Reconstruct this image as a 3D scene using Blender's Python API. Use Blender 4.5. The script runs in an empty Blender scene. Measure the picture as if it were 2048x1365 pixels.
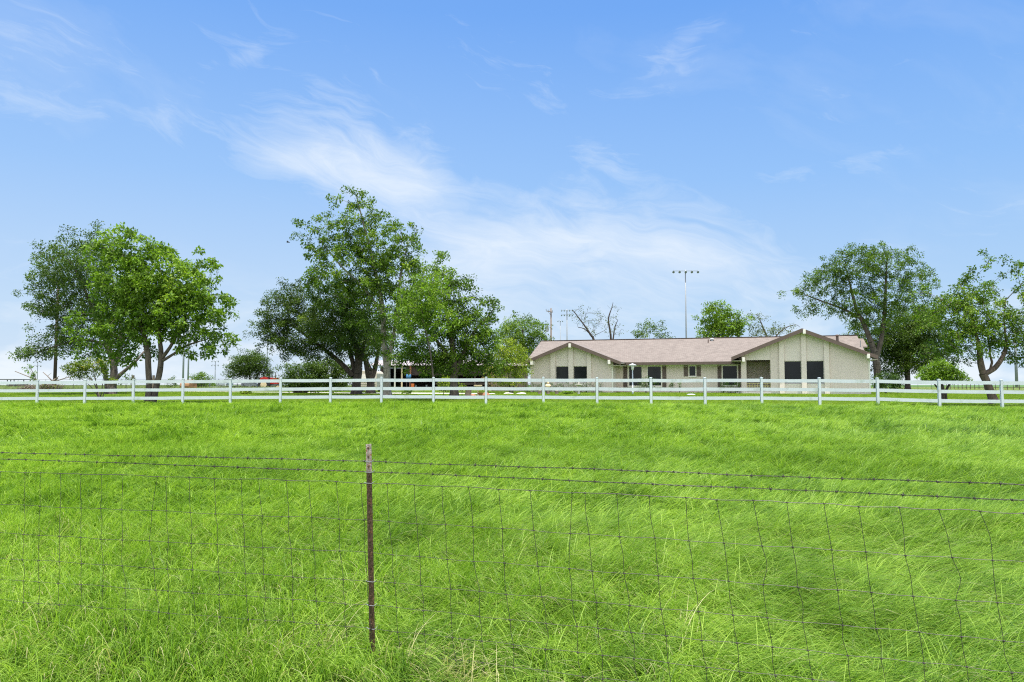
import bpy, math, random
import numpy as np
from mathutils import Vector, Matrix

SC = bpy.context.scene
COL = SC.collection
R = math.radians
# ---------------------------------------------------------------- camera
EYE = 1.75                     # eye height above the ground at the steel post (m)
F = 1479.0                     # focal length in px of a 2048 px wide frame
PITCH = math.atan((770.5 - 682.5) / F)
cam_d = bpy.data.cameras.new('camera')
cam_d.sensor_width = 36.0
cam_d.lens = 36.0 * F / 2048.0
cam_d.clip_start = 0.05
cam_d.clip_end = 9000
cam = bpy.data.objects.new('camera', cam_d)
COL.objects.link(cam)
cam.location = (0, 0, EYE)
cam.rotation_euler = (R(90) + PITCH, 0, 0)
SC.camera = cam

# ---------------------------------------------------------------- light, exposure
SUN_EL, SUN_AZ = 80.0, 165.0      # azimuth from +Y (straight ahead) towards +X
SC.view_settings.view_transform = 'Standard'
SC.view_settings.look = 'None'
SC.view_settings.gamma = 1.0
SC.view_settings.use_curve_mapping = False
SC.view_settings.exposure = 1.12
SC.cycles.use_denoising = False
SC.cycles.denoiser = 'OPENIMAGEDENOISE'
SC.cycles.denoising_input_passes = 'RGB_ALBEDO_NORMAL'
SC.cycles.denoising_prefilter = 'ACCURATE'
SC.cycles.use_adaptive_sampling = False
SC.cycles.filter_width = 1.15
SC.cycles.max_bounces = 6
SC.cycles.transparent_max_bounces = 4
SC.cycles.transmission_bounces = 4
SC.cycles.sample_clamp_indirect = 2.5

sun_d = bpy.data.lights.new('sun', 'SUN')
sun_d.energy = 3.8
sun_d.angle = R(0.55)
sun_d.color = (1.0, 0.955, 0.88)
sun = bpy.data.objects.new('sun', sun_d)
COL.objects.link(sun)
az, el = R(SUN_AZ), R(SUN_EL)
sdir = Vector((math.sin(az) * math.cos(el), math.cos(az) * math.cos(el), math.sin(el)))
sun.rotation_euler = sdir.to_track_quat('Z', 'Y').to_euler()
sun.location = (0, 40, 80)

world = bpy.data.worlds.new('World')
SC.world = world
world.use_nodes = True


class NT:
    """small helper for building node trees"""
    def __init__(s, tree):
        s.t = tree
        s.n = tree.nodes
        s.l = tree.links

    def add(s, typ, **kw):
        n = s.n.new(typ)
        for k, v in kw.items():
            setattr(n, k, v)
        return n

    def put(s, sock, v):
        if isinstance(v, bpy.types.NodeSocket):
            s.l.new(v, sock)
        else:
            sock.default_value = v

    def math(s, op, a, b=0.0, c=0.0, clamp=False):
        n = s.add('ShaderNodeMath', operation=op, use_clamp=clamp)
        s.put(n.inputs[0], a)
        s.put(n.inputs[1], b)
        if len(n.inputs) > 2:
            s.put(n.inputs[2], c)
        return n.outputs[0]

    def mix(s, fac, a, b, blend='MIX'):
        n = s.add('ShaderNodeMix', data_type='RGBA', blend_type=blend)
        s.put(n.inputs[0], fac)
        s.put(n.inputs[6], a)
        s.put(n.inputs[7], b)
        return n.outputs[2]

    def noise(s, vec, scale, detail=4, rough=0.55, dist=0.0):
        n = s.add('ShaderNodeTexNoise')
        if vec is not None:
            s.put(n.inputs['Vector'], vec)
        n.inputs['Scale'].default_value = scale
        n.inputs['Detail'].default_value = detail
        n.inputs['Roughness'].default_value = rough
        n.inputs['Distortion'].default_value = dist
        return n.outputs[0]

    def ramp(s, fac, stops, interp='LINEAR'):
        n = s.add('ShaderNodeValToRGB')
        n.color_ramp.interpolation = interp
        e = n.color_ramp.elements
        while len(e) < len(stops):
            e.new(0.5)
        for i, (p, c) in enumerate(stops):
            e[i].position = p
            e[i].color = c if len(c) == 4 else (*c, 1)
        s.put(n.inputs[0], fac)
        return n.outputs[0]

    def comb(s, x, y, z):
        n = s.add('ShaderNodeCombineXYZ')
        s.put(n.inputs[0], x)
        s.put(n.inputs[1], y)
        s.put(n.inputs[2], z)
        return n.outputs[0]


def build_sky():
    w = NT(world.node_tree)
    w.n.clear()
    out = w.add('ShaderNodeOutputWorld')
    bg = w.add('ShaderNodeBackground')
    w.l.new(bg.outputs[0], out.inputs[0])
    sky = w.add('ShaderNodeTexSky', sky_type='NISHITA')
    sky.sun_disc = False
    sky.sun_elevation = el
    sky.sun_rotation = az
    sky.altitude = 0
    sky.air_density = 1.0
    sky.dust_density = 0.6
    sky.ozone_density = 2.2
    tc = w.add('ShaderNodeTexCoord')
    sep = w.add('ShaderNodeSeparateXYZ')
    w.l.new(tc.outputs['Generated'], sep.inputs[0])
    X, Y, Z = sep.outputs
    azm = w.math('ARCTAN2', X, Y)
    ele = w.math('ARCSINE', Z)
    grad = w.ramp(w.math('DIVIDE', ele, R(40)), [(0.0, SKY_G[0]), (0.13, SKY_G[1]), (0.38, SKY_G[2]), (0.68, SKY_G[3]), (1.0, SKY_G[4])])
    # clearer and deeper blue away to the right
    side = w.math('MULTIPLY', w.math('ADD', azm, R(10)), 0.9, clamp=True)
    grad = w.mix(side, grad, w.mix(1.0, grad, (0.80, 0.91, 0.985, 1), 'MULTIPLY'))
    grad = w.mix(1.0, grad, (3.4, 3.4, 3.4, 1), 'MULTIPLY')
    hi = w.math('MULTIPLY', w.math('SUBTRACT', ele, R(30)), 1.0 / R(15), clamp=True)
    base = w.mix(hi, grad, sky.outputs[0])
    # thin cirrus: (azimuth deg, elevation deg, half width, half height, tilt deg, weight)
    wob = w.noise(w.comb(azm, ele, 0.3), 5.0, 3, 0.5)
    wob2 = w.noise(w.comb(azm, ele, 7.3), 5.0, 3, 0.5)
    a2 = w.math('ADD', azm, w.math('MULTIPLY', w.math('SUBTRACT', wob, 0.5), 0.16))
    e2 = w.math('ADD', ele, w.math('MULTIPLY', w.math('SUBTRACT', wob2, 0.5), 0.10))
    total = None
    for (ca, ce, ra, re, tilt, wt) in CIRRUS:
        c, s_ = math.cos(R(tilt)), math.sin(R(tilt))
        dx = w.math('SUBTRACT', a2, R(ca))
        dy = w.math('SUBTRACT', e2, R(ce))
        u = w.math('DIVIDE', w.math('ADD', w.math('MULTIPLY', dx, c), w.math('MULTIPLY', dy, s_)), R(ra))
        v = w.math('DIVIDE', w.math('SUBTRACT', w.math('MULTIPLY', dy, c), w.math('MULTIPLY', dx, s_)), R(re))
        d2 = w.math('ADD', w.math('MULTIPLY', u, u), w.math('MULTIPLY', v, v))
        g = w.math('MULTIPLY', w.math('EXPONENT', w.math('MULTIPLY', d2, -1.1)), wt)
        total = g if total is None else w.math('ADD', total, g)
    # streaks drawn out along the wind, running down to the right
    t = R(-14)
    su = w.math('ADD', w.math('MULTIPLY', a2, math.cos(t)), w.math('MULTIPLY', e2, math.sin(t)))
    sv = w.math('SUBTRACT', w.math('MULTIPLY', e2, math.cos(t)), w.math('MULTIPLY', a2, math.sin(t)))
    st = w.noise(w.comb(w.math('MULTIPLY', su, 7.0), w.math('MULTIPLY', sv, 30.0), 1.7), 1.0, 12, 0.68, 1.1)
    st2 = w.noise(w.comb(w.math('MULTIPLY', su, 3.0), w.math('MULTIPLY', sv, 7.0), 4.1), 1.0, 6, 0.6, 0.4)
    streak = w.math('ADD', w.math('MULTIPLY', st, 0.55), w.math('MULTIPLY', st2, 0.6))
    # everywhere a faint veil, thick where the masses stand
    cov = w.math('MULTIPLY', w.math('SUBTRACT', w.math('ADD', w.math('MULTIPLY', streak, 1.9), w.math('MULTIPLY', total, 0.42)), 1.22), 1.35, clamp=True)
    veil = w.math('MULTIPLY', w.math('SUBTRACT', st2, 0.50), 0.6, clamp=True)
    cov = w.math('MULTIPLY', w.math('MAXIMUM', w.math('MULTIPLY', cov, 0.80), veil), 1.0, clamp=True)
    cir = w.mix(cov, base, CLOUD_COL)
    # low soft cumulus towards the horizon
    cu = w.noise(w.comb(w.math('MULTIPLY', azm, 9.0), w.math('MULTIPLY', ele, 26.0), 2.2), 1.0, 6, 0.55, 0.2)
    low = w.math('MULTIPLY', w.math('SUBTRACT', R(8.5), ele), 1.0 / R(8.5), clamp=True)
    cum = w.math('MULTIPLY', w.math('SUBTRACT', w.math('ADD', cu, w.math('MULTIPLY', low, 0.24)), 0.60), 5.0, clamp=True)
    cum = w.math('MULTIPLY', cum, w.math('MULTIPLY', low, 1.1, clamp=True))
    # added fill light: unseen bright broken cloud behind the viewer, brightens the house front
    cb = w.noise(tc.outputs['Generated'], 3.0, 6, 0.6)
    fill_mask = w.math('MULTIPLY', w.math('MULTIPLY', w.math('SUBTRACT', cb, 0.36), 4.0, clamp=True), w.math('MULTIPLY', w.math('SUBTRACT', -0.1, Y), 3.0, clamp=True))
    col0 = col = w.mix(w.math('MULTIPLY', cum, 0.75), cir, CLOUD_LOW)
    col = w.mix(fill_mask, col, (7.5, 7.4, 7.2, 1))
    # below the horizon: plain ground colour so that no white light rises from there
    under = w.math('GREATER_THAN', Z, -0.004)
    col = w.mix(under, (0.7, 1.0, 0.4, 1), col)
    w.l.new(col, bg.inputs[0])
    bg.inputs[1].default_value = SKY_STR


SKY_STR = 0.13
SKY_G = [(0.70, 0.83, 0.97), (0.58, 0.765, 0.985), (0.355, 0.60, 1.0), (0.195, 0.435, 0.95), (0.14, 0.34, 0.86)]
CLOUD_COL = (2.95, 3.25, 3.60, 1)
CLOUD_LOW = (3.3, 3.5, 3.65, 1)
CIRRUS = [
    (-12.5, 16.6, 8.5, 2.9, -12, 1.3), (-14.5, 20.6, 4.0, 1.8, -10, 0.55), (-18.0, 16.2, 5.0, 1.3, -4, 0.8), (-6.5, 15.0, 5.0, 1.8, -14, 0.7),
    (-3.0, 10.8, 6.0, 1.9, -2, 0.75), (4.0, 11.0, 8.0, 2.0, 0, 0.95), (9.0, 10.0, 9.0, 3.0, 0, 0.8), (-4.0, 8.5, 6.0, 2.4, 6, 0.6), (15.5, 8.6, 8.0, 2.4, -4, 0.7), (2.0, 6.0, 14.0, 2.8, 0, 0.6),
    (-19.0, 25.0, 6.0, 2.2, -6, 0.5), (-34.0, 21.0, 3.6, 4.6, -20, 0.10), (-32.5, 26.8, 4.0, 1.6, -10, 0.12), (-21.0, 22.8, 2.6, 0.8, 24, 0.5),
    (1.0, 22.0, 6.0, 2.8, -30, 0.5), (6.0, 18.5, 5.0, 1.2, -34, 0.45), (12.5, 24.6, 2.4, 1.3, 25, 0.55), (19.8, 14.9, 3.2, 0.8, -12, 0.75), (9.0, 15.0, 5.0, 2.0, -10, 0.35),
    (24.4, 15.6, 2.2, 0.6, -3, 0.7), (-26.5, 17.8, 2.0, 1.0, 12, 0.6), (-34.0, 17.6, 5.0, 1.4, 4, 0.45), (-3.0, 25.0, 7.0, 3.0, -10, 0.35),
    (28.0, 9.0, 8.0, 1.2, 14, 0.3), (-30.0, 9.5, 6.0, 1.6, 10, 0.35), (-22.0, 13.0, 6.0, 1.0, 6, 0.25),
]
build_sky()


# ---------------------------------------------------------------- projection helper: pixel + distance -> point in the world
CP, SP = math.cos(PITCH), math.sin(PITCH)


def ray(px, py):
    cx, cy = (px - 1024.0) / F, (682.5 - py) / F
    return Vector((cx, CP - cy * SP, SP + cy * CP))


def at(px, py, D):
    d = ray(px, py)
    return Vector((0, 0, EYE)) + d * (D / d.y)


# ---------------------------------------------------------------- terrain
WF = [(-200, 37.9, 801.0), (75, 37.35, 800.5), (366, 36.6, 799.1), (561, 36.05, 798.1), (763, 35.5, 797.2), (972, 34.95, 797.7), (1087, 34.65, 798.4),
      (1302, 34.1, 799.4), (1523, 33.55, 800.2), (1639, 33.25, 801.0), (1755, 32.95, 802.2), (1878, 32.7, 805.2), (2003, 32.4, 806.5), (2250, 31.9, 808.0)]
_wx, _wz, _wy = [], [], []
for px_, D_, py_ in WF:
    p_ = at(px_, py_, D_)
    _wx.append(p_.x)
    _wy.append(p_.y)
    _wz.append(p_.z)
WALL_X, WALL_Y, RAILB = np.array(_wx), np.array(_wy), np.array(_wz)


def fence_y(x):
    return np.interp(x, WALL_X, WALL_Y)


def gfence(x):
    return np.interp(x, WALL_X, RAILB) - 0.30


def ground(x, y):
    x = np.asarray(x, float)
    y = np.asarray(y, float)
    fy, fz = fence_y(x), gfence(x)
    t = np.clip((y - 3.2) / (fy - 3.2), -0.6, 1)
    zn = fz * t
    zn = zn + 0.035 * np.sin(x * 0.9 + y * 0.5) * np.clip((y - 5) / 4, 0, 1) * np.clip((fy - y) / 4, 0, 1)
    zn = zn - 0.13 * np.exp(-((x - 2.1) ** 2 / 0.2 + (y - 4.9) ** 2 / 0.25)) + 0.10 * np.exp(-((x + 3.4) ** 2 / 1.2 + (y - 4.1) ** 2 / 0.7))
    zn = zn + 0.065 * np.exp(-((x + 0.80) ** 2 / 0.10 + (y - 4.30) ** 2 / 0.10))
    t2 = np.clip((y - fy) / (63.0 - fy), 0, 1)
    zf = fz + (1.08 - fz) * (t2 ** 0.8)
    z = np.where(y < fy, zn, zf)
    far = np.clip((y - 66) / 200.0, 0, 1)
    return z + far * 0.30


def gz(x, y):
    return float(ground(x, y))


# ---------------------------------------------------------------- mesh helpers
def link(o, parent=None):
    COL.objects.link(o)
    if parent is not None:
        o.parent = parent
    return o


def tag(o, label=None, cat=None, group=None, kind=None):
    if label:
        o['label'] = label
    if cat:
        o['category'] = cat
    if group:
        o['group'] = group
    if kind:
        o['kind'] = kind
    return o


def root(name, loc, label, cat, group=None, rz=0.0):
    o = bpy.data.objects.new(name, None)
    o.empty_display_size = 0.2
    o.location = loc
    o.rotation_euler = (0, 0, rz)
    link(o)
    return tag(o, label, cat, group)


class MB:
    """collects boxes, prisms and tubes and links them as one mesh object"""
    def __init__(s):
        s.v, s.f = [], []

    def raw(s, vs, fs):
        b = len(s.v)
        s.v += [tuple(p) for p in vs]
        s.f += [tuple(i + b for i in q) for q in fs]
        return s

    def box(s, x0, x1, y0, y1, z0, z1):
        return s.raw([(x0, y0, z0), (x1, y0, z0), (x1, y1, z0), (x0, y1, z0), (x0, y0, z1), (x1, y0, z1), (x1, y1, z1), (x0, y1, z1)],
                     [(0, 3, 2, 1), (4, 5, 6, 7), (0, 1, 5, 4), (1, 2, 6, 5), (2, 3, 7, 6), (3, 0, 4, 7)])

    def prism(s, poly, y0, y1):
        """polygon in (x, z) stood up and given thickness from y0 to y1"""
        n = len(poly)
        vs = [(x, y0, z) for x, z in poly] + [(x, y1, z) for x, z in poly]
        fs = [tuple(range(n)), tuple(range(2 * n - 1, n - 1, -1))]
        fs += [(i, i + n, (i + 1) % n + n, (i + 1) % n) for i in range(n)]
        return s.raw(vs, fs)

    def beam(s, a, b, w, h, up=(0, 0, 1)):
        a, b = Vector(a), Vector(b)
        d = (b - a).normalized()
        sd = d.cross(Vector(up))
        if sd.length < 1e-4:
            sd = Vector((1, 0, 0))
        sd.normalize()
        u = sd.cross(d).normalized()
        vs = []
        for p in (a, b):
            for i, j in ((-1, -1), (1, -1), (1, 1), (-1, 1)):
                vs.append(p + sd * (i * w / 2) + u * (j * h / 2))
        return s.raw(vs, [(3, 2, 1, 0), (4, 5, 6, 7), (0, 1, 5, 4), (1, 2, 6, 5), (2, 3, 7, 6), (3, 0, 4, 7)])

    def tube(s, pts, rad, n=6, caps=True):
        pts = [Vector(p) for p in pts]
        m = len(pts)
        if not hasattr(rad, '__len__'):
            rad = [rad] * m
        vs, fs = [], []
        ref = None
        for i, p in enumerate(pts):
            d = (pts[min(i + 1, m - 1)] - pts[max(i - 1, 0)])
            d = d.normalized() if d.length > 1e-7 else Vector((0, 0, 1))
            if ref is None:
                ref = Vector((0, 1, 0)) if abs(d.y) < 0.8 else Vector((1, 0, 0))
            e1 = (ref - d * ref.dot(d)).normalized()
            e2 = d.cross(e1)
            ref = e1
            for k in range(n):
                a = 2 * math.pi * k / n
                vs.append(p + (e1 * math.cos(a) + e2 * math.sin(a)) * rad[i])
        for i in range(m - 1):
            for k in range(n):
                k2 = (k + 1) % n
                fs.append((i * n + k, i * n + k2, (i + 1) * n + k2, (i + 1) * n + k))
        if caps:
            fs.append(tuple(range(n - 1, -1, -1)))
            fs.append(tuple((m - 1) * n + k for k in range(n)))
        return s.raw(vs, fs)

    def lathe(s, c, prof, n=16):
        """prof: list of (radius, height)"""
        cx, cy, cz = c
        vs, fs = [], []
        for r, h in prof:
            for k in range(n):
                a = 2 * math.pi * k / n
                vs.append((cx + r * math.cos(a), cy + r * math.sin(a), cz + h))
        for i in range(len(prof) - 1):
            for k in range(n):
                k2 = (k + 1) % n
                fs.append((i * n + k, i * n + k2, (i + 1) * n + k2, (i + 1) * n + k))
        fs.append(tuple(range(n - 1, -1, -1)))
        fs.append(tuple((len(prof) - 1) * n + k for k in range(n)))
        return s.raw(vs, fs)

    def build(s, name, mat, parent=None, smooth=False, world=True, bevel=0.0):
        off = Vector((0, 0, 0))
        if parent is not None and world:
            off = parent.location
            if parent.parent is not None:
                off = off + parent.parent.location
        me = bpy.data.meshes.new(name)
        me.from_pydata([(x - off.x, y - off.y, z - off.z) for x, y, z in s.v], [], s.f)
        me.materials.append(mat)
        if smooth:
            me.polygons.foreach_set('use_smooth', [True] * len(me.polygons))
        me.update()
        o = link(bpy.data.objects.new(name, me), parent)
        if bevel:
            m = o.modifiers.new('bevel', 'BEVEL')
            m.width = bevel
            m.segments = 2
            m.limit_method = 'ANGLE'
        return o


def np_mesh(name, V, faces_idx, nper, mat, parent=None, off=None, attr=None, smooth=False):
    """fast mesh from numpy: faces all with nper corners"""
    me = bpy.data.meshes.new(name)
    nv, nf = len(V), len(faces_idx)
    if off is not None:
        V = V - np.array(off)
    me.vertices.add(nv)
    me.vertices.foreach_set('co', V.astype(np.float32).ravel())
    me.loops.add(nf * nper)
    me.loops.foreach_set('vertex_index', faces_idx.astype(np.int32).ravel())
    me.polygons.add(nf)
    me.polygons.foreach_set('loop_start', np.arange(0, nf * nper, nper, dtype=np.int32))
    me.polygons.foreach_set('loop_total', np.full(nf, nper, dtype=np.int32))
    if smooth:
        me.polygons.foreach_set('use_smooth', np.ones(nf, dtype=bool))
    for k, a in (attr or {}).items():
        at_ = me.attributes.new(k, 'FLOAT', 'POINT')
        at_.data.foreach_set('value', a.astype(np.float32))
    me.materials.append(mat)
    me.update(calc_edges=True)
    me.validate()
    o = bpy.data.objects.new(name, me)
    if parent != 'none':
        link(o, parent)
    return o


# ---------------------------------------------------------------- materials
def mat_new(name):
    m = bpy.data.materials.new(name)
    m.use_nodes = True
    t = NT(m.node_tree)
    t.n.clear()
    out = t.add('ShaderNodeOutputMaterial')
    return m, t, out


def pbr(name, col, rough=0.6, metal=0.0, var=0.12, scale=6.0, bump=0.15, bscale=40.0, spec=0.4, obj=True, stain=None):
    m, t, out = mat_new(name)
    b = t.add('ShaderNodeBsdfPrincipled')
    t.l.new(b.outputs[0], out.inputs[0])
    tc = t.add('ShaderNodeTexCoord')
    v = tc.outputs['Object']
    n1 = t.noise(v, scale, 5, 0.6)
    lo = tuple(c * (1 - var) for c in col) + (1,)
    hi = tuple(min(1, c * (1 + var)) for c in col) + (1,)
    c = t.ramp(n1, [(0.3, lo), (0.7, hi)])
    if stain:
        n3 = t.noise(v, stain[1], 6, 0.65)
        k = t.ramp(n3, [(stain[2], (0, 0, 0)), (stain[2] + 0.12, (1, 1, 1))])
        c = t.mix(k, c, (*stain[0], 1))
    t.l.new(c, b.inputs['Base Color'])
    b.inputs['Roughness'].default_value = rough
    b.inputs['Metallic'].default_value = metal
    b.inputs['Specular IOR Level'].default_value = spec
    if bump:
        bp = t.add('ShaderNodeBump')
        bp.inputs['Strength'].default_value = bump
        bp.inputs['Distance'].default_value = 0.02
        t.l.new(t.noise(v, bscale, 4, 0.6), bp.inputs['Height'])
        t.l.new(bp.outputs[0], b.inputs['Normal'])
    return m


def leaf_mat(name, dark, light, yellow=None, trans=0.40, gloss=0.3, patch=0.35, psc=0.5):
    """foliage: attribute 'tint' runs 0..1 over leaves and clumps"""
    m, t, out = mat_new(name)
    a = t.add('ShaderNodeAttribute', attribute_name='tint')
    g = t.add('ShaderNodeNewGeometry')
    pn = t.noise(g.outputs['Position'], psc, 3, 0.5)
    k = t.math('ADD', a.outputs['Fac'], t.math('MULTIPLY', t.math('SUBTRACT', pn, 0.5), patch), clamp=True)
    stops = [(0.0, dark), (0.75, light)]
    if yellow:
        stops.append((1.0, yellow))
    c = t.ramp(k, stops)
    b = t.add('ShaderNodeBsdfPrincipled')
    t.l.new(c, b.inputs['Base Color'])
    b.inputs['Roughness'].default_value = 0.5
    b.inputs['Specular IOR Level'].default_value = gloss
    tr = t.add('ShaderNodeBsdfTranslucent')
    c2 = t.mix(1.0, c, (1.25, 1.35, 0.55, 1), 'MULTIPLY')
    t.l.new(c2, tr.inputs[0])
    mx = t.add('ShaderNodeMixShader')
    mx.inputs[0].default_value = trans
    t.l.new(b.outputs[0], mx.inputs[1])
    t.l.new(tr.outputs[0], mx.inputs[2])
    t.l.new(mx.outputs[0], out.inputs[0])
    return m


def grass_mat(name, dark, mid, light, straw, trans=0.5):
    m, t, out = mat_new(name)
    a = t.add('ShaderNodeAttribute', attribute_name='tint')
    g = t.add('ShaderNodeNewGeometry')
    mp = t.add('ShaderNodeMapping')
    mp.inputs['Scale'].default_value = (1.0, 0.55, 1.0)
    t.l.new(g.outputs['Position'], mp.inputs[0])
    p1 = t.noise(mp.outputs[0], 0.22, 4, 0.6)
    p2 = t.noise(mp.outputs[0], 1.1, 3, 0.55)
    k = t.math('ADD', t.math('MULTIPLY', a.outputs['Fac'], 0.8), t.math('ADD', t.math('MULTIPLY', t.math('SUBTRACT', p1, 0.5), 0.70), t.math('MULTIPLY', t.math('SUBTRACT', p2, 0.5), 0.6)))
    k = t.math('ADD', k, 0.16, clamp=True)
    c = t.ramp(k, [(0.0, dark), (0.45, mid), (0.95, light)])
    s = t.math('GREATER_THAN', a.outputs['Fac'], 0.965)
    c = t.mix(s, c, (*straw, 1))
    b = t.add('ShaderNodeBsdfPrincipled')
    t.l.new(c, b.inputs['Base Color'])
    b.inputs['Roughness'].default_value = 0.45
    b.inputs['Specular IOR Level'].default_value = 0.22
    tr = t.add('ShaderNodeBsdfTranslucent')
    t.l.new(t.mix(1.0, c, (1.15, 1.25, 0.6, 1), 'MULTIPLY'), tr.inputs[0])
    mx = t.add('ShaderNodeMixShader')
    mx.inputs[0].default_value = trans
    t.l.new(b.outputs[0], mx.inputs[1])
    t.l.new(tr.outputs[0], mx.inputs[2])
    t.l.new(mx.outputs[0], out.inputs[0])
    return m


def brick_mat(name, col, mortar, bw=0.2, bh=0.075, bump=0.5):
    m, t, out = mat_new(name)
    b = t.add('ShaderNodeBsdfPrincipled')
    t.l.new(b.outputs[0], out.inputs[0])
    tc = t.add('ShaderNodeTexCoord')
    sp = t.add('ShaderNodeSeparateXYZ')
    t.l.new(tc.outputs['Object'], sp.inputs[0])
    v = t.comb(t.math('ADD', sp.outputs[0], sp.outputs[1]), sp.outputs[2], 0.0)
    br = t.add('ShaderNodeTexBrick')
    t.l.new(v, br.inputs['Vector'])
    br.inputs['Scale'].default_value = 1.0
    br.inputs['Brick Width'].default_value = bw
    br.inputs['Row Height'].default_value = bh
    br.inputs['Mortar Size'].default_value = 0.008
    br.inputs['Color1'].default_value = (*[c * 1.03 for c in col], 1)
    br.inputs['Color2'].default_value = (*[c * 0.955 for c in col], 1)
    br.inputs['Mortar'].default_value = (*mortar, 1)
    n = t.noise(tc.outputs['Object'], 0.9, 5, 0.6)
    c = t.mix(0.5, br.outputs[0], t.ramp(n, [(0.25, (0.88, 0.87, 0.85)), (0.75, (1.0, 1.0, 1.0))]), 'MULTIPLY')
    t.l.new(c, b.inputs['Base Color'])
    b.inputs['Roughness'].default_value = 0.85
    bp = t.add('ShaderNodeBump')
    bp.inputs['Strength'].default_value = bump
    bp.inputs['Distance'].default_value = 0.02
    bp.invert = True
    t.l.new(br.outputs['Fac'], bp.inputs['Height'])
    t.l.new(bp.outputs[0], b.inputs['Normal'])
    return m


def shingle_mat(name):
    m, t, out = mat_new(name)
    b = t.add('ShaderNodeBsdfPrincipled')
    t.l.new(b.outputs[0], out.inputs[0])
    tc = t.add('ShaderNodeTexCoord')
    sp = t.add('ShaderNodeSeparateXYZ')
    t.l.new(tc.outputs['Object'], sp.inputs[0])
    # courses follow height, tabs follow the length of the slope
    v = t.comb(t.math('ADD', sp.outputs[0], t.math('MULTIPLY', sp.outputs[1], 0.15)), t.math('MULTIPLY', sp.outputs[2], 2.5), 0.0)
    br = t.add('ShaderNodeTexBrick')
    t.l.new(v, br.inputs['Vector'])
    br.inputs['Scale'].default_value = 1.0
    br.inputs['Brick Width'].default_value = 0.34
    br.inputs['Row Height'].default_value = 0.17
    br.inputs['Mortar Size'].default_value = 0.012
    br.inputs['Bias'].default_value = 0.0
    br.inputs['Color1'].default_value = (0.215, 0.188, 0.164, 1)
    br.inputs['Color2'].default_value = (0.172, 0.149, 0.130, 1)
    br.inputs['Mortar'].default_value = (0.15, 0.11, 0.095, 1)
    n = t.noise(tc.outputs['Object'], 2.2, 6, 0.7)
    n2 = t.noise(v, 9.0, 3, 0.7)
    c = t.mix(0.7, br.outputs[0], t.ramp(n, [(0.3, (0.78, 0.77, 0.76)), (0.7, (1.12, 1.10, 1.1))]), 'MULTIPLY')
    c = t.mix(0.55, c, t.ramp(n2, [(0.35, (0.78, 0.76, 0.76)), (0.65, (1.15, 1.15, 1.15))]), 'MULTIPLY')
    t.l.new(c, b.inputs['Base Color'])
    b.inputs['Roughness'].default_value = 0.9
    bp = t.add('ShaderNodeBump')
    bp.inputs['Strength'].default_value = 0.4
    t.l.new(br.outputs['Fac'], bp.inputs['Height'])
    bp.invert = True
    t.l.new(bp.outputs[0], b.inputs['Normal'])
    return m


def bark_mat(name, col, dark):
    m, t, out = mat_new(name)
    b = t.add('ShaderNodeBsdfPrincipled')
    t.l.new(b.outputs[0], out.inputs[0])
    g = t.add('ShaderNodeNewGeometry')
    mp = t.add('ShaderNodeMapping')
    mp.inputs['Scale'].default_value = (9, 9, 2.2)
    t.l.new(g.outputs['Position'], mp.inputs[0])
    n = t.noise(mp.outputs[0], 1.0, 6, 0.65)
    c = t.ramp(n, [(0.32, dark), (0.68, col)])
    t.l.new(c, b.inputs['Base Color'])
    b.inputs['Roughness'].default_value = 0.9
    bp = t.add('ShaderNodeBump')
    bp.inputs['Strength'].default_value = 0.7
    bp.inputs['Distance'].default_value = 0.04
    t.l.new(n, bp.inputs['Height'])
    t.l.new(bp.outputs[0], b.inputs['Normal'])
    return m


def ground_mat():
    m, t, out = mat_new('ground')
    g = t.add('ShaderNodeNewGeometry')
    v = g.outputs['Position']
    b = t.add('ShaderNodeBsdfPrincipled')
    t.l.new(b.outputs[0], out.inputs[0])
    b.inputs['Roughness'].default_value = 0.9
    n1 = t.noise(v, 0.35, 6, 0.65)
    n2 = t.noise(v, 14.0, 5, 0.7)
    c = t.ramp(n1, [(0.3, (0.045, 0.10, 0.018)), (0.7, (0.085, 0.17, 0.024))])
    c = t.mix(0.75, c, t.ramp(n2, [(0.3, (0.45, 0.5, 0.45)), (0.7, (1.35, 1.35, 1.2))]), 'MULTIPLY')
    t.l.new(c, b.inputs['Base Color'])
    bp = t.add('ShaderNodeBump')
    bp.inputs['Strength'].default_value = 0.6
    bp.inputs['Distance'].default_value = 0.06
    t.l.new(n2, bp.inputs['Height'])
    t.l.new(bp.outputs[0], b.inputs['Normal'])
    return m


M = {}
M['ground'] = ground_mat()
M['grass'] = grass_mat('meadow_blades', (0.022, 0.076, 0.010), (0.156, 0.290, 0.026), (0.39, 0.54, 0.084), (0.52, 0.47, 0.27), trans=0.40)
M['straw'] = grass_mat('straw_blades', (0.30, 0.33, 0.10), (0.46, 0.44, 0.19), (0.60, 0.56, 0.32), (0.60, 0.55, 0.33), trans=0.35)
M['lawn'] = grass_mat('lawn_blades', (0.09, 0.17, 0.022), (0.20, 0.31, 0.03), (0.32, 0.42, 0.05), (0.40, 0.38, 0.2))
M['weeds'] = grass_mat('weed_blades', (0.12, 0.18, 0.06), (0.22, 0.28, 0.11), (0.33, 0.36, 0.17), (0.5, 0.46, 0.3))
M['white'] = pbr('white_vinyl', (0.52, 0.58, 0.62), 0.45, var=0.05, scale=1.3, bump=0.03, stain=((0.40, 0.46, 0.45), 2.0, 0.56))
M['brick'] = brick_mat('painted_brick', (0.73, 0.635, 0.575), (0.67, 0.58, 0.525), bump=0.04)
M['pilaster'] = brick_mat('pilaster_brick', (0.80, 0.705, 0.64), (0.74, 0.65, 0.59), bump=0.04)
M['brick2'] = brick_mat('porch_brick', (0.50, 0.44, 0.36), (0.36, 0.33, 0.28))
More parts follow.
